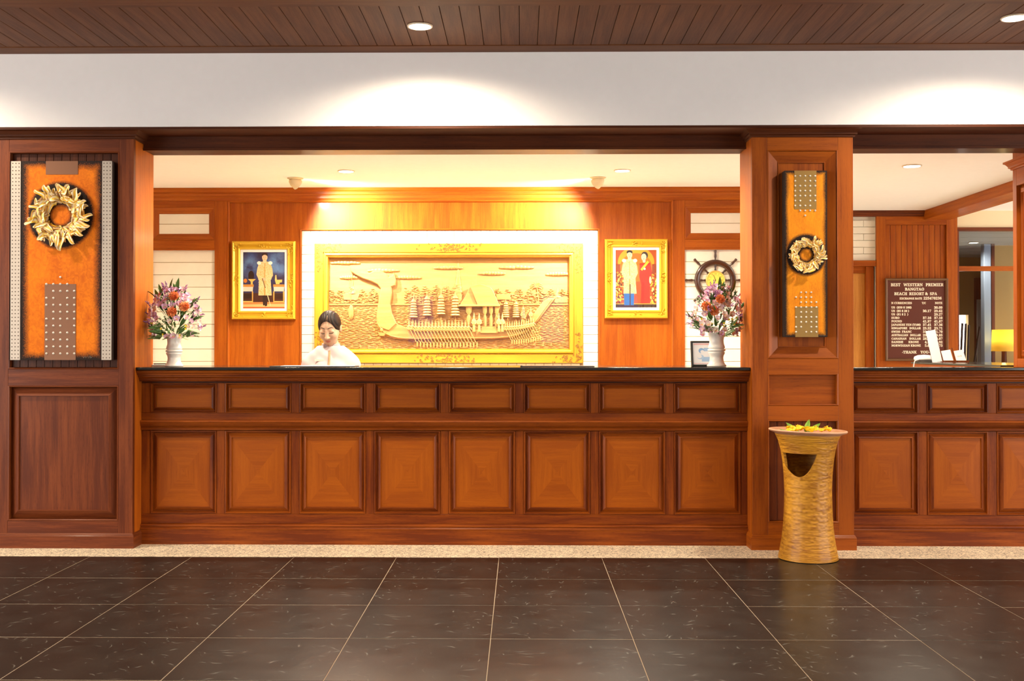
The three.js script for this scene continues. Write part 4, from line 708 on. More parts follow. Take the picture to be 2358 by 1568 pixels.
{
  const Z = Z_PILLAR - 0.022, r = rect(23, 371, 258, 829, Z);
  const p = thing('wreath_canvas', 'large orange canvas with golden wreath, two perforated metal strips and a studded band', 'wall art', [r.x, r.y0, -Z]);
  part(p, 'canvas_box', box(r.x0, r.x1, r.y0, r.y1, Z, Z_PILLAR + 0.026, 'y', 0.003), std({ color: lin(0.03, 0.014, 0.008), roughness: 0.8 }));
  const cc = survey(140, 496, Z), tx = canvasPrint(91, [0.80, 0.21, 0.003], [0.50, 0.085, 0.002], r, [sx(47, Z), sx(236, Z)], [cc.x, cc.y, 0.078, 0.188], 0.055, 0.030);
  scribble(p, sx(190, Z), sy(823, Z, 200), -Z + 0.002, 0.004, M.metal);
  part(p, 'painted_face', new THREE.PlaneGeometry(r.w, r.h).translate(r.x, r.y, -Z + 0.0012), phys({ map: tx, roughness: 0.75, specularIntensity: 0.5 }), 'orange painted face with dark sprayed edges');
  const hole = std({ color: lin(0.05, 0.03, 0.02), roughness: 0.9 });
  for (const u of [25, 235]) {
    const x0 = sx(u, Z, 600), w = 0.061, st = part(p, 'metal_strip', box(x0, x0 + w, r.y0, r.y1, Z - 0.004, Z, 'y', 0.001), M.metal);
    const g = []; for (let i = 0; i < 54; i++) for (let j = 0; j < 3; j++) g.push(new THREE.CylinderGeometry(0.0034, 0.0034, 0.0012, 8).rotateX(Math.PI / 2).translate(x0 + w * (0.18 + 0.32 * j), r.y1 - 0.014 - i * (r.h - 0.028) / 53, -Z + 0.0042));
    const m = part(st, 'perforations', g, hole); m.userData.kind = 'stuff';
  }
  const b = rect(103, 654, 175, 829, Z), t = rect(106, 371, 180, 402, Z);
  part(p, 'copper_band', box(b.x0, b.x1, b.y0, b.y1, Z - 0.003, Z, 'y'), std({ color: lin(0.21, 0.090, 0.042), roughness: 0.45, metalness: 0.3 }));
  part(p, 'copper_band', box(t.x0, t.x1, t.y0, t.y1, Z - 0.003, Z, 'y'), std({ color: lin(0.21, 0.090, 0.042), roughness: 0.45, metalness: 0.3 }));
  const gone = new Set(['0,0', '0,1', '0,3', '0,4', '1,4', '2,0', '3,2', '5,0', '7,3', '9,4']);
  for (let i = 0; i < 12; i++) for (let j = 0; j < 5; j++) if (!gone.has(`${i},${j}`)) { const q = survey(107 + j * 16, 638 + i * 16, Z - 0.003); piece(p, 'stud', studG, M.stud, q.x, q.y, q.z); }
  const c = survey(140, 496, Z); wreath(p, c.x, c.y, Z, 0.066, 0.170, 30);
}
{
  const Z = Z_PILLAR - 0.03, r = rect(1806, 393, 1905, 776, Z);
  const p = thing('wreath_canvas', 'narrow orange canvas with a small golden wreath between two studded bands', 'wall art', [r.x, r.y0, -Z]);
    part(p, 'canvas_box', box(r.x0, r.x1, r.y0, r.y1, Z, Z_PILLAR + 0.029, 'y', 0.003), std({ color: lin(0.035, 0.016, 0.008), roughness: 0.8 }));
  const cc = survey(1856, 587, Z), tx = canvasPrint(92, [0.80, 0.29, 0.006], [0.60, 0.16, 0.003], r, [r.x0, r.x1], [cc.x, cc.y, 0.048, 0.112], 0.030, 0.024);
  scribble(p, sx(1886, Z), sy(773, Z, 1890), -Z + 0.002, 0.0026, M.metal);
  part(p, 'painted_face', new THREE.PlaneGeometry(r.w, r.h).translate(r.x, r.y, -Z + 0.0012), phys({ map: tx, roughness: 0.75, specularIntensity: 0.5 }), 'orange painted face with dark sprayed edges');
  const brass = std({ color: lin(0.33, 0.20, 0.055), roughness: 0.4, metalness: 0.4 });
  const t = rect(1829, 393, 1880, 482, Z), b = rect(1831, 706, 1884, 776, Z);
  for (const q of [t, b]) part(p, 'brass_band', box(q.x0, q.x1, q.y0, q.y1, Z - 0.003, Z, 'y'), brass);
  const put = (u, v) => { const q = survey(u, v, Z - 0.003); piece(p, 'stud', studG, M.stud, q.x, q.y, q.z).scale.setScalar(0.85); };
  const skipA = new Set(['1,1', '3,4', '5,2', '6,4', '7,0']), skipB = new Set(['0,0', '0,4', '1,4', '2,0', '4,0', '4,4', '6,0', '7,2', '8,1']);
  for (let i = 0; i < 8; i++) for (let j = 0; j < 5; j++) if (!skipA.has(`${i},${j}`)) put(1831 + j * 11.5, 405 + i * 11.4);
  put(1854, 496);
  for (let i = 0; i < 9; i++) for (let j = 0; j < 5; j++) if (!skipB.has(`${i},${j}`)) put(1833 + j * 11.7, 673 + i * 11.4);
  const c = survey(1856, 587, Z); wreath(p, c.x, c.y, Z, 0.042, 0.106, 24);
}

// ================================================================ SHIP'S WHEEL CLOCK
{
  const Z = Z_WALL + 0.02, o = survey(1648, 645, Z - 0.03), c = thing('ship_wheel_clock', 'brown wooden ship wheel clock with a yellow dial on the cream boards', 'clock', [o.x, o.y, -Z]);
  const dark = phys({ map: woodTexture([0.075, 0.024, 0.007], [0.03, 0.009, 0.003], 61, 2), roughness: 0.3, clearcoat: 0.5, clearcoatRoughness: 0.15 });
  const zf = -Z;
  part(c, 'wheel_rim', grain(lathe([[0.125, 0.004], [0.128, 0.020], [0.135, 0.026], [0.155, 0.030], [0.166, 0.028], [0.172, 0.020], [0.174, 0.004], [0.125, 0.004]].reverse(), 48).rotateX(Math.PI / 2).translate(o.x, o.y, zf), 'x'), dark);
  const handle = grain(lathe([[0.006, 0.170], [0.007, 0.185], [0.0115, 0.198], [0.010, 0.215], [0.0085, 0.228], [0.0125, 0.242], [0.0105, 0.250], [0.001, 0.253]].reverse(), 10), 'y');
  const spoke = grain(lathe([[0.006, 0.07], [0.010, 0.085], [0.006, 0.10], [0.010, 0.115], [0.007, 0.130]], 10), 'y');
  for (let i = 0; i < 8; i++) { piece(c, 'handle', handle, dark, o.x, o.y, zf + 0.016, [0, 0, i * Math.PI / 4]); piece(c, 'spoke', spoke, dark, o.x, o.y, zf + 0.014, [0, 0, i * Math.PI / 4]); }
  const brass = std({ color: lin(0.75, 0.52, 0.14), roughness: 0.3, metalness: 0.6 });
  const bez = part(c, 'bezel', lathe([[0.001, 0.004], [0.080, 0.004], [0.082, 0.022], [0.078, 0.030], [0.072, 0.030], [0.070, 0.024]], 40).rotateX(Math.PI / 2).translate(o.x, o.y, zf), brass);
  const face = canvasTexture(512, 512, (q, w) => { q.fillStyle = '#f0c850'; q.fillRect(0, 0, w, w); q.strokeStyle = '#6a3e10'; q.fillStyle = '#5a3410'; q.lineWidth = 3; q.textAlign = 'center'; q.textBaseline = 'middle'; q.font = 'bold 52px serif'; ['XII', 'I', 'II', 'III', 'IIII', 'V', 'VI', 'VII', 'VIII', 'IX', 'X', 'XI'].forEach((t, i) => { const a = i * Math.PI / 6; q.save(); q.translate(256 + 195 * Math.sin(a), 256 - 195 * Math.cos(a)); q.rotate(a); q.fillText(t, 0, 0, 70); q.restore(); }); q.beginPath(); q.arc(256, 256, 236, 0, 7); q.stroke(); q.beginPath(); q.arc(256, 256, 150, 0, 7); q.stroke(); });
  const dial = new THREE.CircleGeometry(0.070, 40).translate(o.x, o.y, zf + 0.0245); part(c, 'dial', dial, std({ map: face, roughness: 0.5 }), 'yellow dial with roman numerals');
  const hand = (l, w, a, z) => part(c, 'clock_hand', new THREE.BoxGeometry(w, l, 0.0015).translate(0, l * 0.4, 0).rotateZ(a).translate(o.x, o.y, zf + z), M.black);
  hand(0.034, 0.005, 2.55, 0.027); hand(0.052, 0.0035, 0.4, 0.029);
}

// ================================================================ VASES AND FLOWERS
const marble = (() => { const R = rng(71), a = lattice(5, 7, R), b = lattice(14, 18, R), c = lattice(60, 60, R); return phys({ map: texture(512, (u, v) => { const q = Math.abs(Math.sin((a(u, v) * 2 + b(u, v) * 0.9 + v) * 9)), k = Math.max(0, 1 - q * 5), t = 0.74 + 0.04 * c(u, v); return mixc([t, t * 0.955, t * 0.88], [0.62, 0.50, 0.30], k * 0.55); }), roughness: 0.28, clearcoat: 0.3 }); })();
const vaseG = lathe([[0.001, 0], [0.056, 0], [0.058, 0.004], [0.057, 0.010], [0.050, 0.016], [0.043, 0.032], [0.040, 0.052], [0.042, 0.066], [0.049, 0.080], [0.050, 0.086], [0.045, 0.089], [0.045, 0.091], [0.053, 0.095], [0.053, 0.104], [0.045, 0.107], [0.045, 0.109], [0.051, 0.113], [0.048, 0.124], [0.043, 0.140], [0.042, 0.158], [0.045, 0.178], [0.049, 0.194], [0.051, 0.205], [0.047, 0.205], [0.044, 0.19], [0.038, 0.15], [0.001, 0.14]], 36);
// orchid: three sepals, two broad petals and a lip, pale with magenta tips
function leafShape(l, w, fold, bend, seg = 5) {
  const pos = [], idx = []; for (let i = 0; i <= seg; i++) for (let j = -1; j <= 1; j++) { const t = i / seg, q = w * Math.sin(Math.PI * Math.min(1, 0.08 + t * 0.92)) ** 0.85; pos.push(j * q, t * l, bend * t * t * l + Math.abs(j) * q * fold); }
  for (let i = 0; i < seg; i++) for (let j = 0; j < 2; j++) { const a = i * 3 + j; idx.push(a, a + 1, a + 3, a + 1, a + 4, a + 3); }
  const g = new THREE.BufferGeometry(); g.setAttribute('position', new THREE.Float32BufferAttribute(pos, 3)); g.setIndex(idx); g.computeVertexNormals(); return g;
}
const orchidG = [0, 1, 2, 3].map((k) => {
  const tip = [[0.56, 0.03, 0.48], [0.66, 0.12, 0.55], [0.42, 0.02, 0.40], [0.74, 0.25, 0.48]][k], mid = [[0.90, 0.80, 0.78], [0.92, 0.78, 0.74], [0.85, 0.62, 0.74], [0.93, 0.86, 0.70]][k], out = [];
  for (let i = 0; i < 5; i++) { const broad = i === 1 || i === 4, g = leafShape(0.022, broad ? 0.0105 : 0.0075, 0.35, 0.35).rotateX(0.35).rotateZ(i * Math.PI * 2 / 5); out.push(paint(g, (p) => mixc(mid, tip, Math.min(1, Math.max(0, (Math.hypot(p.x, p.y) - 0.009) / 0.013) ** 1.3)))); }
  out.push(paint(leafShape(0.012, 0.006, 0.8, 1.4).rotateZ(Math.PI).translate(0, 0, 0.003), (p) => mixc([0.85, 0.60, 0.05], tip, Math.min(1, Math.abs(p.y) / 0.012)))); return mergeColored(out);
});
const carnationG = [0, 1].map((k) => {
  const out = []; for (let l = 0; l < 5; l++) for (let i = 0; i < 11 - l; i++) { const L = 0.031 - l * 0.0042, g = leafShape(L, 0.009, 0.5 * (i % 2 ? 1 : -1), 0.25, 4); const p = g.attributes.position; for (let q = 0; q < p.count; q++) p.setZ(q, p.getZ(q) + 0.003 * Math.sin(q * 2.4 + i + l)); g.computeVertexNormals(); g.rotateX(0.25 + l * 0.24).rotateZ(i * 6.283 / (11 - l) + l * 0.4).translate(0, 0, l * 0.002); out.push(paint(g, (p2) => mixc([0.88, 0.20, 0.04], [0.98, 0.46, 0.18], Math.min(1, Math.hypot(p2.x, p2.y) / 0.028) * (0.7 + 0.3 * k)))); } return mergeColored(out);
});
const spikeG = [0, 1].map((k) => {                           // statice-like sprig of small purple buds on a stem
  const R = rng(100 + k), out = [paint(tube([[0, -0.05, 0], [0.004, 0, 0.002], [0, 0.045, 0]], 0.0013, 6, 4), [0.10, 0.16, 0.03])];
  for (let i = 0; i < 16; i++) { const t = R(), a = R() * 7; out.push(paint(ball(0.008 * (1 - t * 0.6) * Math.cos(a), 0.008 + t * 0.045, 0.008 * (1 - t * 0.6) * Math.sin(a), 0.0035, 0.0055, 0.0035, 0), i % 4 ? (k ? [0.40, 0.12, 0.30] : [0.24, 0.07, 0.26]) : [0.66, 0.40, 0.52])); } return mergeColored(out);
});
const fernG = (() => { const out = [tube([[0, 0, 0], [0, 0.05, 0.004], [0, 0.10, -0.006]], 0.0011, 8, 4)]; for (let i = 1; i < 13; i++) for (const s of [-1, 1]) out.push(leafShape(0.028 * (1 - i / 15), 0.004, 0.2, 0.1, 3).rotateZ(-s * 1.05).translate(0, i * 0.008, 0)); return mergeColored(out.map((g) => paint(g, (p) => mixc([0.05, 0.13, 0.02], [0.13, 0.22, 0.03], Math.min(1, Math.abs(p.x) / 0.025))))); })();
const bladeG = paint(leafShape(0.09, 0.011, 0.5, -0.25, 6), (p) => mixc([0.035, 0.10, 0.015], [0.10, 0.20, 0.03], p.y / 0.09));
const yellowG = mergeColored([0, 1, 2, 3, 4].map((i) => paint(leafShape(0.012, 0.005, 0.3, 0.3).rotateX(0.4).rotateZ(i * 1.257), [0.85, 0.68, 0.04])));
const fillerG = (() => { const R = rng(140), out = [paint(tube([[0, -0.04, 0], [0, 0, 0], [0.003, 0.035, 0]], 0.001, 5, 4), [0.08, 0.14, 0.03])]; for (let i = 0; i < 9; i++) { const a = R() * 7, y = R() * 0.035; out.push(paint(leafShape(0.014, 0.0045, 0.3, 0.2, 3).rotateX(0.7).rotateY(a).translate(0, y, 0), i % 3 ? [0.04, 0.10, 0.02] : [0.12, 0.20, 0.04])); } return mergeColored(out); })();
function arrangement(u, Z, vLab, bLab, W, shape, mirror) {
  const s = survey(u, 800, Z), x = s.x, top = H_TOP + 0.001;
  const v = solo('marble_vase', vaseG.clone(), marble, vLab, 'vase', 'marble vases'); v.position.set(x, top, -Z); v.scale.setScalar(W);
  const b = thing('flower_bouquet', bLab, 'flowers', [x, top + 0.19 * W, -Z], 'flower bouquets');
  const by = top + 0.19 * W, put = (g, px, py, pz, sc, aim, roll = rr(0, 6.3), nm = 'blossom') => { px = Math.min(X_MID0 - 0.04, Math.max(px, X_LEFT + 0.04)); const m = piece(b, nm, g, M.tint, px, py, pz); const dir = V(...aim).normalize(); m.quaternion.setFromUnitVectors(V(0, 0, 1), dir).multiply(new THREE.Quaternion().setFromAxisAngle(V(0, 0, 1), roll)); m.scale.setScalar(sc); return m; };
  const up = (g, px, py, pz, sc, dir, nm) => { px = Math.min(X_MID0 - 0.05, Math.max(px, X_LEFT + 0.05)); const m = piece(b, nm, g, M.tint, px, py, pz); m.quaternion.setFromUnitVectors(V(0, 1, 0), V(...dir).normalize()).multiply(new THREE.Quaternion().setFromAxisAngle(V(0, 1, 0), rr(0, 6.3))); m.scale.setScalar(sc); };
  const R0 = V(x, by, -Z), mass = (t, a, k = 1) => { const y = 0.0 + 0.315 * t, rad = shape(t) * k; return V(x + (mirror ? -1 : 1) * rad * Math.cos(a) + (mirror ? 0.02 : -0.01) * t, by + y, -Z + rad * 0.62 * Math.sin(a)); };
  for (let i = 0; i < 120; i++) { const p = mass(rr(-0.02, 0.9), rr(0, 6.283), rr(0.2, 0.95)), d = p.clone().sub(R0); up(i % 3 ? fillerG : bladeG, p.x, p.y, p.z, rr(0.8, 1.25), [d.x, d.y * 0.6 + 0.02, d.z], i % 3 ? 'filler_sprig' : 'leaf_blade'); }
  for (let i = 0; i < 15; i++) { const a = i / 15 * 6.283 + rr(-0.2, 0.2), p = mass(rr(0.0, 0.25), a, 0.62); up(fernG, p.x, p.y, p.z, rr(0.75, 1.1), [Math.cos(a) * (mirror ? -1 : 1), rr(-0.35, 0.35), Math.sin(a)], 'fern_frond'); }
  for (let i = 0; i < 92; i++) { const t = rr(0.0, 0.98), a = rr(-0.4, 3.54), p = mass(t, a, rr(0.8, 1.02)), d = p.clone().sub(R0); put(orchidG[Math.floor(rand() * 4)], p.x, p.y, p.z, rr(0.95, 1.35), [d.x, d.y * 0.25 + rr(-0.03, 0.03), Math.abs(d.z) + 0.06], rr(-0.6, 0.6), 'orchid_blossom'); }
  for (let i = 0; i < 26; i++) { const t = rr(0.15, 1.0), a = rr(0, 6.283), p = mass(t, a, rr(0.95, 1.15)), d = p.clone().sub(R0); up(spikeG[i % 2], p.x, p.y, p.z, rr(0.7, 1.05), [d.x, d.y * 0.55 + 0.01, d.z], 'flower_spike'); }
  for (let i = 0; i < 10; i++) { const p = mass(rr(0, 0.35), rr(0.3, 2.84), 1.0); put(yellowG, p.x, p.y, p.z, rr(0.7, 1), [rr(-0.4, 0.4), 0.2, 1], 0, 'yellow_blossom'); }
  return (uu, vv, sc, k) => { const q = survey(uu, vv, Z - 0.09); put(carnationG[k % 2], q.x, q.y, q.z, sc, [(q.x - x) * 3, 0.25, 1], k, 'orange_carnation'); };
}
const coneShape = (t) => 0.155 * Math.sin(Math.PI * Math.min(1, 0.24 + 0.72 * Math.max(0, t))) ** 0.9 + 0.012;
{
  const addL = arrangement(401, 7.06, 'white marble vase near the wide left pillar', 'tall mixed bouquet of purple orchids and orange carnations near the wide pillar', 1, coneShape, false);
  [[401, 683, 1.25], [424, 707, 1.3], [397, 719, 1.3]].forEach(([u, v, s], k) => addL(u, v, s, k));
  const addR = arrangement(1650, 7.06, 'white marble vase in front of the ship wheel clock', 'full mixed bouquet of pink orchids and orange carnations before the ship wheel clock', 1.06, coneShape, true);
  [[1658, 690, 1.2], [1627, 706, 1.25], [1644, 717, 1.25]].forEach(([u, v, s], k) => addR(u, v, s, k));
  const q = survey(2350, 797, 6.93);                         // the bouquet that just enters at the edge of the side counter
  const b = thing('flower_bouquet', 'small pink blossom spray on the side counter by the post', 'flowers', [3.22, H_TOP, -6.95]);
  part(b, 'flower_vase', lathe([[0.001, 0.001], [0.035, 0.001], [0.03, 0.03], [0.036, 0.06], [0.033, 0.06], [0.001, 0.05]], 24).translate(3.235, H_TOP, -6.95), marble);
  for (let i = 0; i < 9; i++) { const m = piece(b, 'pink_blossom', orchidG[(i * 3 + 3) % 4], M.tint, 3.215 + rr(-0.055, 0.06), H_TOP + 0.11 + rr(-0.035, 0.07), -6.93 + rr(-0.02, 0.03)); m.rotation.set(rr(-0.3, 0.3), rr(-0.5, 0.5), rr(0, 6)); m.scale.setScalar(1.15); }
  for (let i = 0; i < 7; i++) { const m = piece(b, 'fern_frond', fernG, M.tint, 3.235, H_TOP + 0.055, -6.94); m.rotation.set(rr(-0.5, 0.5), rr(0, 6), rr(-1.5, 1.5)); m.scale.setScalar(0.9); }
}

// ================================================================ POTTERY BIN
{
  const Zc = 6.53, o = survey(1861, 1290, Zc), x = o.x;
  const t = thing('pottery_bin', 'tall flared golden brown pottery bin with a mouth-shaped opening and dish top', 'bin', [x, 0, -Zc]);
  const R = rng(81), a = lattice(16, 240, R), b = lattice(60, 420, R), c = lattice(7, 9, R);
  const glaze = phys({ map: texture(768, (u, v) => { const k = 0.4 * a(u, v) + 0.34 * b(u, v) + 0.4 * c(u, v); return mixc([0.66, 0.31, 0.025], [0.26, 0.085, 0.006], Math.max(0, Math.min(1, (k - 0.3) * 1.5))); }), bumpMap: texture(512, (u, v) => { const k = 0.5 * a(u, v) + 0.5 * b(u, v); return [k, k, k]; }, { srgb: false }), bumpScale: 0.004, roughness: 0.45, specularIntensity: 0.6, clearcoat: 0.12, clearcoatRoughness: 0.2 });
  const out = [[0.172, 0.004], [0.170, 0.02], [0.162, 0.06], [0.152, 0.12], [0.143, 0.20], [0.138, 0.30], [0.136, 0.40], [0.139, 0.49], [0.146, 0.57], [0.157, 0.64], [0.172, 0.695], [0.190, 0.735]];
  const body = lathe([...out, [0.180, 0.735], ...out.slice(0, -1).reverse().map(([q, y]) => [q - 0.014, y]), [0.001, 0.012], [0.001, 0.004], out[0]], 72);
  const m0 = survey(1845, 1046, Zc - 0.15), m1 = survey(1845, 1101, Zc - 0.15), hw = 0.0905, h = m0.y - m1.y, pts = [];
  pts.push([-hw, 0], [hw, 0]); for (let i = 1; i < 20; i++) { const an = Math.PI * i / 20; const q = Math.cos(an); pts.push([hw * q, -h * Math.max(0, 1 - q * q) ** 0.85]); }
  const cut = new Brush(extrude(pts, 0.25, 0).translate(m0.x - x, m0.y, 0.03)), base = new Brush(body); cut.updateMatrixWorld(); base.updateMatrixWorld();
  const ev = new Evaluator(); ev.attributes = ['position', 'normal', 'uv']; ev.useGroups = false;
  const shell = ev.evaluate(base, cut, SUBTRACTION).geometry;
  part(t, 'bin_body', shell.translate(x, 0, -Zc), glaze);
  const tilt = 0.03, dish = lathe([[0.001, 0.722], [0.150, 0.722], [0.184, 0.738], [0.212, 0.751], [0.222, 0.753], [0.226, 0.748], [0.222, 0.741], [0.200, 0.733], [0.178, 0.722], [0.172, 0.690], [0.001, 0.690]].reverse(), 64).translate(0, -0.738, 0).rotateZ(-tilt).translate(x, 0.742, -Zc);
  part(t, 'dish_top', dish, std({ map: texture(128, (u, v) => { const k = lattice(40, 40, rng(5))(u, v); return mixc([0.62, 0.33, 0.19], [0.52, 0.25, 0.13], k); }), roughness: 0.6 }), 'unglazed pinkish terracotta dish');
  const dy = (px) => 0.742 - Math.sin(tilt) * (px - x);
  const petal5 = paint(mergeColored([0, 1, 2, 3, 4, 5, 6].map((i) => paint(leafShape(0.020, 0.008, 0.3, 0.25).rotateX(0.5).rotateZ(i * 0.898), [0.9, 0.66, 0.01]))), [0.88, 0.64, 0.01]);
  const R2 = rng(83);
  for (let i = 0; i < 40; i++) {
    const px = x + (R2() * 2 - 1) * 0.135, pz = -Zc + 0.03 + (R2() * 2 - 1) * 0.09, m = new THREE.Mesh(petal5, M.tint); m.name = numbered('yellow_flower'); scene.add(m);
    m.position.set(px, dy(px) + 0.004 + R2() * 0.016, pz); m.rotation.set(-1.57 + (R2() - 0.5) * 1.2, (R2() - 0.5) * 0.8, R2() * 6); m.scale.setScalar(1.15); tag(m, 'loose yellow flower lying in the dish of the pottery bin', 'flower', 'yellow flowers in the bin dish');
  }
  const lf = paint(leafShape(0.10, 0.016, 0.5, 0.3, 6), (p) => mixc([0.12, 0.30, 0.02], [0.30, 0.48, 0.05], Math.abs(p.x) / 0.016));
  [[-0.055, 0.03, 0.9, 'green leaf standing upright in the dish of the pottery bin'], [-0.02, 0.02, -0.4, 'green leaf arching over the yellow flowers in the dish'], [0.0, 0.0, -1.0, 'green leaf lying to the side in the dish'], [-0.125, 0.05, 1.3, 'small green leaf at the rim of the dish']].forEach(([dx, dz, a, l], i) => {
    const m = new THREE.Mesh(lf, M.tint); m.name = numbered('green_leaf'); scene.add(m); m.position.set(x + dx, dy(x + dx) - 0.004, -Zc + dz); m.rotation.set(-0.9, 0, a); m.scale.setScalar(i === 3 ? 0.55 : 0.95); tag(m, l, 'leaf');
  });
}

// ================================================================ THINGS ON THE MAIN COUNTER
{
  const y = H_TOP + 0.0005, flat = (u0, u1, Z0, Z1, h, mat, r = 0.001) => box(sx(u0, (Z0 + Z1) / 2, 846), sx(u1, (Z0 + Z1) / 2, 846), y, y + h, Z0, Z1, 'x', r);
  const f = thing('guest_folder', 'black leather folder lying open on the counter before the receptionist', 'folder', [sx(720, 7.05), y, -7.0]);
  part(f, 'cover', flat(628, 822, 6.93, 7.12, 0.005, M.black), M.black); part(f, 'sheet', box(sx(650, 7), sx(812, 7), y + 0.005, y + 0.0065, 6.945, 7.105, 'x'), M.white, 'white sheet');
  const d = thing('desk_blotter', 'flat black desk pad on the counter below the carved panel', 'desk pad', [sx(1283, 7.05), y, -7.0]);
  part(d, 'pad', flat(1200, 1367, 6.94, 7.14, 0.006, M.black), M.black); part(d, 'edge_binding', flat(1198, 1203, 6.93, 7.15, 0.008, M.black), M.black);
  const n = thing('note_box', 'small white note tray with a dark pen lying on it beside the left vase', 'note tray', [sx(366, 7.25), y, -7.2]);
  part(n, 'note_stack', flat(354, 392, 7.15, 7.25, 0.011, M.white), M.white); part(n, 'pen', tube([[sx(352, 7.18), y + 0.015, -7.2], [sx(372, 7.18), y + 0.0155, -7.19], [sx(390, 7.18), y + 0.016, -7.18]], 0.0035, 6, 8), M.black);
  // framed notice behind the right vase
  const Z = 7.16, a = thing('framed_notice', 'black framed white and blue notice leaning behind the right vase', 'notice', [sx(1613, Z), y, -Z]);
  const W = 0.17, H = 0.165, tilt = -0.14, skew = (g) => g.translate(0, H / 2, 0).rotateX(tilt).rotateY(0.12).translate(sx(1622, Z), y + 0.0005, -Z);
  part(a, 'notice_frame', skew(ring(W, H, [[0, -0.01], [0, 0.006], [0.003, 0.008], [0.011, 0.008], [0.012, 0.002]])), M.black);
  part(a, 'notice_back', skew(new THREE.BoxGeometry(W - 0.004, H - 0.004, 0.008).translate(0, 0, -0.005)), M.black);
  const tx = canvasTexture(384, 384, (c, w, h) => { c.fillStyle = '#f4f6fc'; c.fillRect(0, 0, w, h); c.fillStyle = '#f4c8cc'; c.fillRect(20, 14, w - 30, 26); c.fillStyle = '#a9cdf4'; c.fillRect(190, 90, 180, 60); c.fillRect(150, 250, 220, 80); disc(c, '#8fbcf0', 150, 140, 50, 46); disc(c, '#f4f6fc', 165, 160, 34, 30); disc(c, '#b8d6f8', 130, 250, 56, 40); disc(c, '#f4f6fc', 112, 240, 40, 34); c.fillStyle = '#e06a70'; c.fillRect(16, h - 22, w - 30, 6); });
  part(a, 'notice_sheet', skew(new THREE.PlaneGeometry(W - 0.022, H - 0.022).translate(0, 0, 0.0035)), std({ map: tx, roughness: 0.4 }), 'white sheet with pale blue shapes');
  part(a, 'easel_back', new THREE.BoxGeometry(0.04, 0.12, 0.004).translate(0, 0.06, 0).rotateX(0.3).rotateY(0.12).translate(sx(1622, Z), y + 0.001, -Z - 0.062), M.black);
}

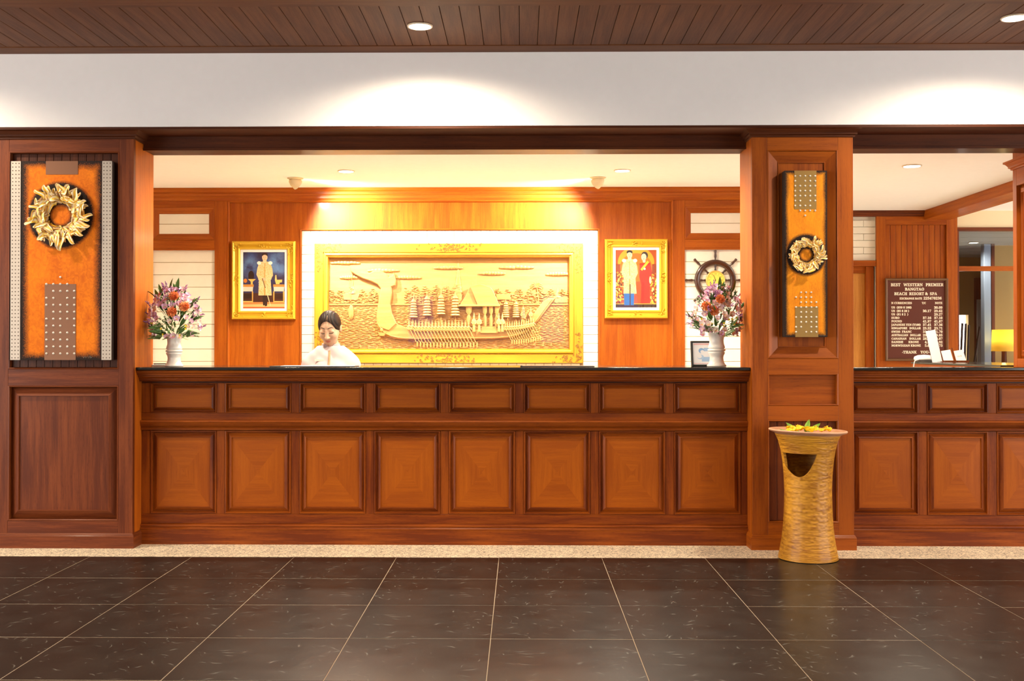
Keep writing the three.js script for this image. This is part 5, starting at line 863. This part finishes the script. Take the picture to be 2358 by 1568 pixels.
// ================================================================ THE RECEPTIONIST
{
  const Zp = 7.82, at = survey(762, 760, Zp), P = thing('person', 'person in a pale pink high collared blouse looking down at the counter', 'person', [at.x, 0, -Zp]);
  const cap = (ax, ay, az, bx, by, bz, r1, r2) => { const dx = bx - ax, dy = by - ay, dz = bz - az, L = dx * dx + dy * dy + dz * dz; return (x, y, z) => { const t = Math.max(0, Math.min(1, ((x - ax) * dx + (y - ay) * dy + (z - az) * dz) / L)); return Math.hypot(x - ax - dx * t, y - ay - dy * t, z - az - dz * t) - r1 - (r2 - r1) * t; }; };
  const ell = (cx, cy, cz, a, b, c) => (x, y, z) => { const p = (x - cx) / a, q = (y - cy) / b, r = (z - cz) / c, k0 = Math.hypot(p, q, r), k1 = Math.hypot(p / a, q / b, r / c); return k1 ? k0 * (k0 - 1) / k1 : -Math.min(a, b, c); };
  const smin = (a, b, k) => { const h = Math.max(k - Math.abs(a - b), 0) / k; return Math.min(a, b) - h * h * k * 0.25; };
  // frame of the bowed head
  const hq = new THREE.Quaternion().setFromEuler(new THREE.Euler(0.50, -0.10, 0.03, 'YXZ')), hi = hq.clone().invert(), hc = V(0, 1.378, 0.05), tv = V(0, 0, 0);
  const toHead = (x, y, z) => tv.set(x - hc.x, y - hc.y, z - hc.z).applyQuaternion(hi);
  const cran = ell(0, 0.022, -0.012, 0.073, 0.093, 0.090), face = ell(0, -0.028, 0.026, 0.061, 0.082, 0.062), jaw = ell(0, -0.073, 0.040, 0.036, 0.036, 0.044), chin = ell(0, -0.098, 0.066, 0.016, 0.014, 0.014);
  const nose = cap(0, 0.012, 0.080, 0, -0.030, 0.101, 0.006, 0.0105), nl = ell(-0.010, -0.033, 0.092, 0.008, 0.007, 0.009), nr = ell(0.010, -0.033, 0.092, 0.008, 0.007, 0.009);
  const lipU = ell(0, -0.0590, 0.0855, 0.0185, 0.0045, 0.007), lipD = ell(0, -0.0665, 0.0845, 0.0145, 0.0050, 0.007);
  const parts = [[-1], [1]].map(([s]) => ({ socket: ell(s * 0.031, 0.010, 0.094, 0.020, 0.010, 0.012), lid: ell(s * 0.031, 0.006, 0.0705, 0.018, 0.012, 0.0115), ear: ell(s * 0.073, -0.008, -0.012, 0.009, 0.030, 0.018), cheek: ell(s * 0.036, -0.030, 0.060, 0.024, 0.024, 0.022) }));
  const headLocal = (x, y, z) => {
    let d = smin(cran(x, y, z), face(x, y, z), 0.03); d = smin(d, jaw(x, y, z), 0.03); d = smin(d, chin(x, y, z), 0.014);
    for (const q of parts) { d = smin(d, q.cheek(x, y, z), 0.02); const so = q.socket(x, y, z); d = -smin(-d, so + 0.0, 0.010); d = smin(d, q.lid(x, y, z), 0.006); d = smin(d, q.ear(x, y, z), 0.008); }
    d = smin(d, nose(x, y, z), 0.012); d = smin(d, nl(x, y, z), 0.006); d = smin(d, nr(x, y, z), 0.006); d = smin(d, lipU(x, y, z), 0.004); d = smin(d, lipD(x, y, z), 0.004); return d;
  };
  const head = (x, y, z) => { const v = toHead(x, y, z); return headLocal(v.x, v.y, v.z); };
  const neck = cap(0, 1.20, -0.03, 0, 1.32, 0.015, 0.052, 0.047);
  // trunk and limbs
  const S = [-1, 1], torsoRaw = [cap(0, 0.92, 0, 0, 1.02, 0, 0.150, 0.128), cap(0, 1.02, 0, 0, 1.13, 0.0, 0.128, 0.135), cap(-0.10, 1.100, -0.01, 0.10, 1.100, -0.01, 0.066, 0.066), cap(0, 1.190, -0.02, -0.125, 1.116, -0.01, 0.042, 0.046), cap(0, 1.190, -0.02, 0.125, 1.116, -0.01, 0.042, 0.046)];
  const arms = S.map((s) => [cap(s * 0.140, 1.100, -0.01, s * 0.200, 0.93, 0.0, 0.050, 0.042), cap(s * 0.200, 0.93, 0.0, s * 0.105, 0.915, 0.235, 0.038, 0.026)]);
  const legs = S.map((s) => [cap(s * 0.075, 0.86, 0, s * 0.08, 0.46, 0.01, 0.085, 0.055), cap(s * 0.08, 0.46, 0.01, s * 0.08, 0.08, -0.01, 0.055, 0.035), cap(s * 0.08, 0.045, -0.03, s * 0.09, 0.035, 0.13, 0.035, 0.028)]);
  const trunk = (x, y, z) => { let d = 1; for (const f of torsoRaw) d = smin(d, f(x, y, z / 0.70) * 0.78, 0.05); return d; };
  const bust = S.map((s) => ell(s * 0.055, 1.05, 0.062, 0.062, 0.055, 0.045));
  const upper = (x, y, z) => { let d = trunk(x, y, z); for (const b of bust) d = smin(d, b(x, y, z), 0.07); for (const a of arms) d = smin(d, smin(a[0](x, y, z), a[1](x, y, z), 0.02), 0.045); return d; };
  const body = (x, y, z) => { let d = smin(upper(x, y, z), neck(x, y, z), 0.03); for (const l of legs) d = smin(d, Math.min(smin(l[0](x, y, z), l[1](x, y, z), 0.03), smin(l[2](x, y, z), l[1](x, y, z), 0.02)), 0.03); return d; };
  const skin = [0.62, 0.37, 0.23], place = (g) => g.translate(at.x, 0, -Zp);
  const skinAt = (p) => {
    const v = toHead(p.x, p.y, p.z), ax = Math.abs(v.x); let c = skin;
    if (v.z > 0.05) {
      const brow = Math.abs(v.y - (0.031 + 0.006 * Math.min(1, ax / 0.035) - 0.010 * Math.max(0, (ax - 0.036) / 0.012))); if (ax > 0.011 && ax < 0.049) c = mixc(c, [0.06, 0.03, 0.018], 0.9 * Math.max(0, Math.min(1, (0.0056 - brow) / 0.0034)) * Math.min(1, (0.052 - ax) / 0.012));
      if (ax > 0.015 && ax < 0.047) c = mixc(c, [0.03, 0.015, 0.01], Math.max(0, Math.min(1, (0.0034 - Math.abs(v.y - (-0.0035 + 0.004 * ((ax - 0.031) / 0.015) ** 2))) / 0.0018)));
      if (Math.min(lipU(v.x, v.y, v.z), lipD(v.x, v.y, v.z)) < 0.0012 && v.z > 0.075) c = [0.52, 0.12, 0.08];
      if (ax > 0.003 && ax < 0.012 && Math.abs(v.y + 0.0405) < 0.0025 && v.z > 0.085) c = [0.28, 0.10, 0.06];
    }
    return c;
  };
  // hands with five fingers
  const hand = (s) => { const w = [s * 0.105, 0.915, 0.235], f = [[cap(...w, s * 0.078, 0.905, 0.295, 0.024, 0.020)]], L = [0.055, 0.068, 0.074, 0.066], bones = [cap(w[0], w[1], w[2], s * 0.075, 0.905, 0.30, 0.025, 0.022)];
    L.forEach((l, i) => { const bx = s * (0.104 - i * 0.018), bz = 0.312 - 0.003 * i; bones.push(cap(bx, 0.906, bz, bx - s * 0.012, 0.902, bz + l * 0.5, 0.0088, 0.0082), cap(bx - s * 0.012, 0.902, bz + l * 0.5, bx - s * 0.02, 0.885, bz + l * 0.95, 0.0082, 0.007)); });
    bones.push(cap(s * 0.068, 0.905, 0.268, s * 0.036, 0.898, 0.300, 0.011, 0.009), cap(s * 0.036, 0.898, 0.300, s * 0.028, 0.893, 0.328, 0.009, 0.0075));
    return nets((x, y, z) => { let d = 1; for (const b of bones) d = smin(d, b(x, y, z), 0.006); return d; }, [s > 0 ? 0 : -0.15, 0.86, 0.21], [s > 0 ? 0.15 : 0, 0.955, 0.41], 0.004); };
  const pieces = [nets((x, y, z) => Math.max(body(x, y, z), y - 1.31), [-0.30, -0.01, -0.20], [0.30, 1.34, 0.27], 0.013), nets((x, y, z) => smin(head(x, y, z), neck(x, y, z), 0.02), [-0.11, 1.22, -0.12], [0.11, 1.53, 0.20], 0.0024), hand(-1), hand(1)];
  part(P, 'body', place(mergeColored(pieces.map((g) => paint(g, skinAt)))), phys({ vertexColors: true, roughness: 0.5, sheen: 0.2 }));
  // hair: smooth, centre parting, low bun
  const faceCut = ell(0, -0.020, 0.098, 0.068, 0.110, 0.094), bun = ell(0, 0.0, -0.110, 0.042, 0.038, 0.032);
  const hairF = (x, y, z) => { const v = toHead(x, y, z); let d = cran(v.x, v.y, v.z) - 0.0065 + 0.0008 * Math.sin(v.x * 420 + v.y * 160); d = smin(d, bun(v.x, v.y, v.z), 0.015); d = Math.max(d, -faceCut(v.x, v.y, v.z)); d = Math.max(d, -(v.y + 0.045 + 0.4 * Math.max(0, v.z))); const gr = Math.max(Math.abs(v.x - 0.006) - 0.0022, -(v.z - 0.02)); d = Math.max(d, -Math.max(gr, -(v.y - 0.03))); return d; };
  part(P, 'hair', place(paint(nets(hairF, [-0.11, 1.26, -0.16], [0.11, 1.53, 0.18], 0.0028), (p) => { const v = toHead(p.x, p.y, p.z); return mixc([0.008, 0.004, 0.003], [0.026, 0.011, 0.006], 0.5 + 0.5 * Math.sin(v.x * 420 + v.y * 160)); })), phys({ vertexColors: true, roughness: 0.5, specularIntensity: 0.35 }), 'dark hair drawn back with a centre parting');
  // blouse with stand collar, skirt
  const cloth = std({ color: lin(0.55, 0.43, 0.415), roughness: 0.9 });
  const collar = (x, y, z) => { const t = y - 1.205, cz = z + 0.020 - t * 0.42, q = Math.hypot(x, cz / 1.04), front = cz > 0 ? Math.max(0, 1 - Math.abs(x - 0.004) / 0.026) : 0, top = 0.058 - 0.030 * front + (cz < 0 ? 0.006 : 0); return Math.max(Math.abs(q - 0.0625 + t * 0.05) - 0.004, t - top, -t - 0.02, cz > 0 ? 0.0035 - Math.abs(x - 0.004) - Math.max(0, 0.03 - t) * 0.2 : -1); };
  const blouse = (x, y, z) => { let d = upper(x, y, z) - 0.012 + 0.002 * Math.sin(x * 60 + y * 30) * Math.sin(y * 40); d = Math.max(d, y - 1.252); d = Math.max(d, -(y - 0.80)); const opening = Math.hypot(x, z + 0.03) - 0.060; d = Math.max(d, -Math.max(opening, 1.19 - y)); d = Math.max(d, z - 0.14 + 0.0); return d; };
  part(P, 'blouse', place(nets(blouse, [-0.32, 0.78, -0.22], [0.32, 1.29, 0.26], 0.0065)), cloth, 'pale pink blouse');
  part(P, 'collar', place(nets(collar, [-0.08, 1.17, -0.12], [0.08, 1.30, 0.11], 0.0026)), cloth, 'pale pink stand collar');
  part(P, 'skirt', place(lathe([[0.165, 0.90], [0.175, 0.84], [0.178, 0.6], [0.170, 0.48], [0.160, 0.48], [0.165, 0.84], [0.155, 0.90]].reverse(), 32).scale(1, 1, 0.78)), M.woodDark, 'dark straight skirt');
  const zs = (x, y) => { let z = 0.3; while (z > 0 && blouse(x, y, z) > 0) z -= 0.002; return z; };
  const strip = []; for (let i = 0; i < 14; i++) { const y = 1.215 - i * 0.018; strip.push([0.006, y, zs(0.006, y) + 0.002]); }
  part(P, 'placket', place(new THREE.TubeGeometry(new THREE.CatmullRomCurve3(strip.map((p) => V(...p))), 30, 0.0095, 6).translate(0, 0, -0.004)), std({ color: lin(0.42, 0.24, 0.12), roughness: 0.6 }), 'tan woven placket down the front');
  const by = 1.150, bz = zs(-0.065, by) + 0.003; part(P, 'name_badge', place(new THREE.BoxGeometry(0.062, 0.014, 0.003).rotateX(-0.15).translate(-0.065, by, bz + 0.002)), std({ color: lin(0.80, 0.66, 0.55), roughness: 0.4, metalness: 0.3 }), 'narrow pale name badge');
}

// ---------------------------------------------------------------- shadows, and hand over
scene.traverse((o) => { if (o.isMesh) { o.castShadow = true; o.receiveShadow = true; } if (o.isLight) o.castShadow = true; });
renderer.render(scene, camera);
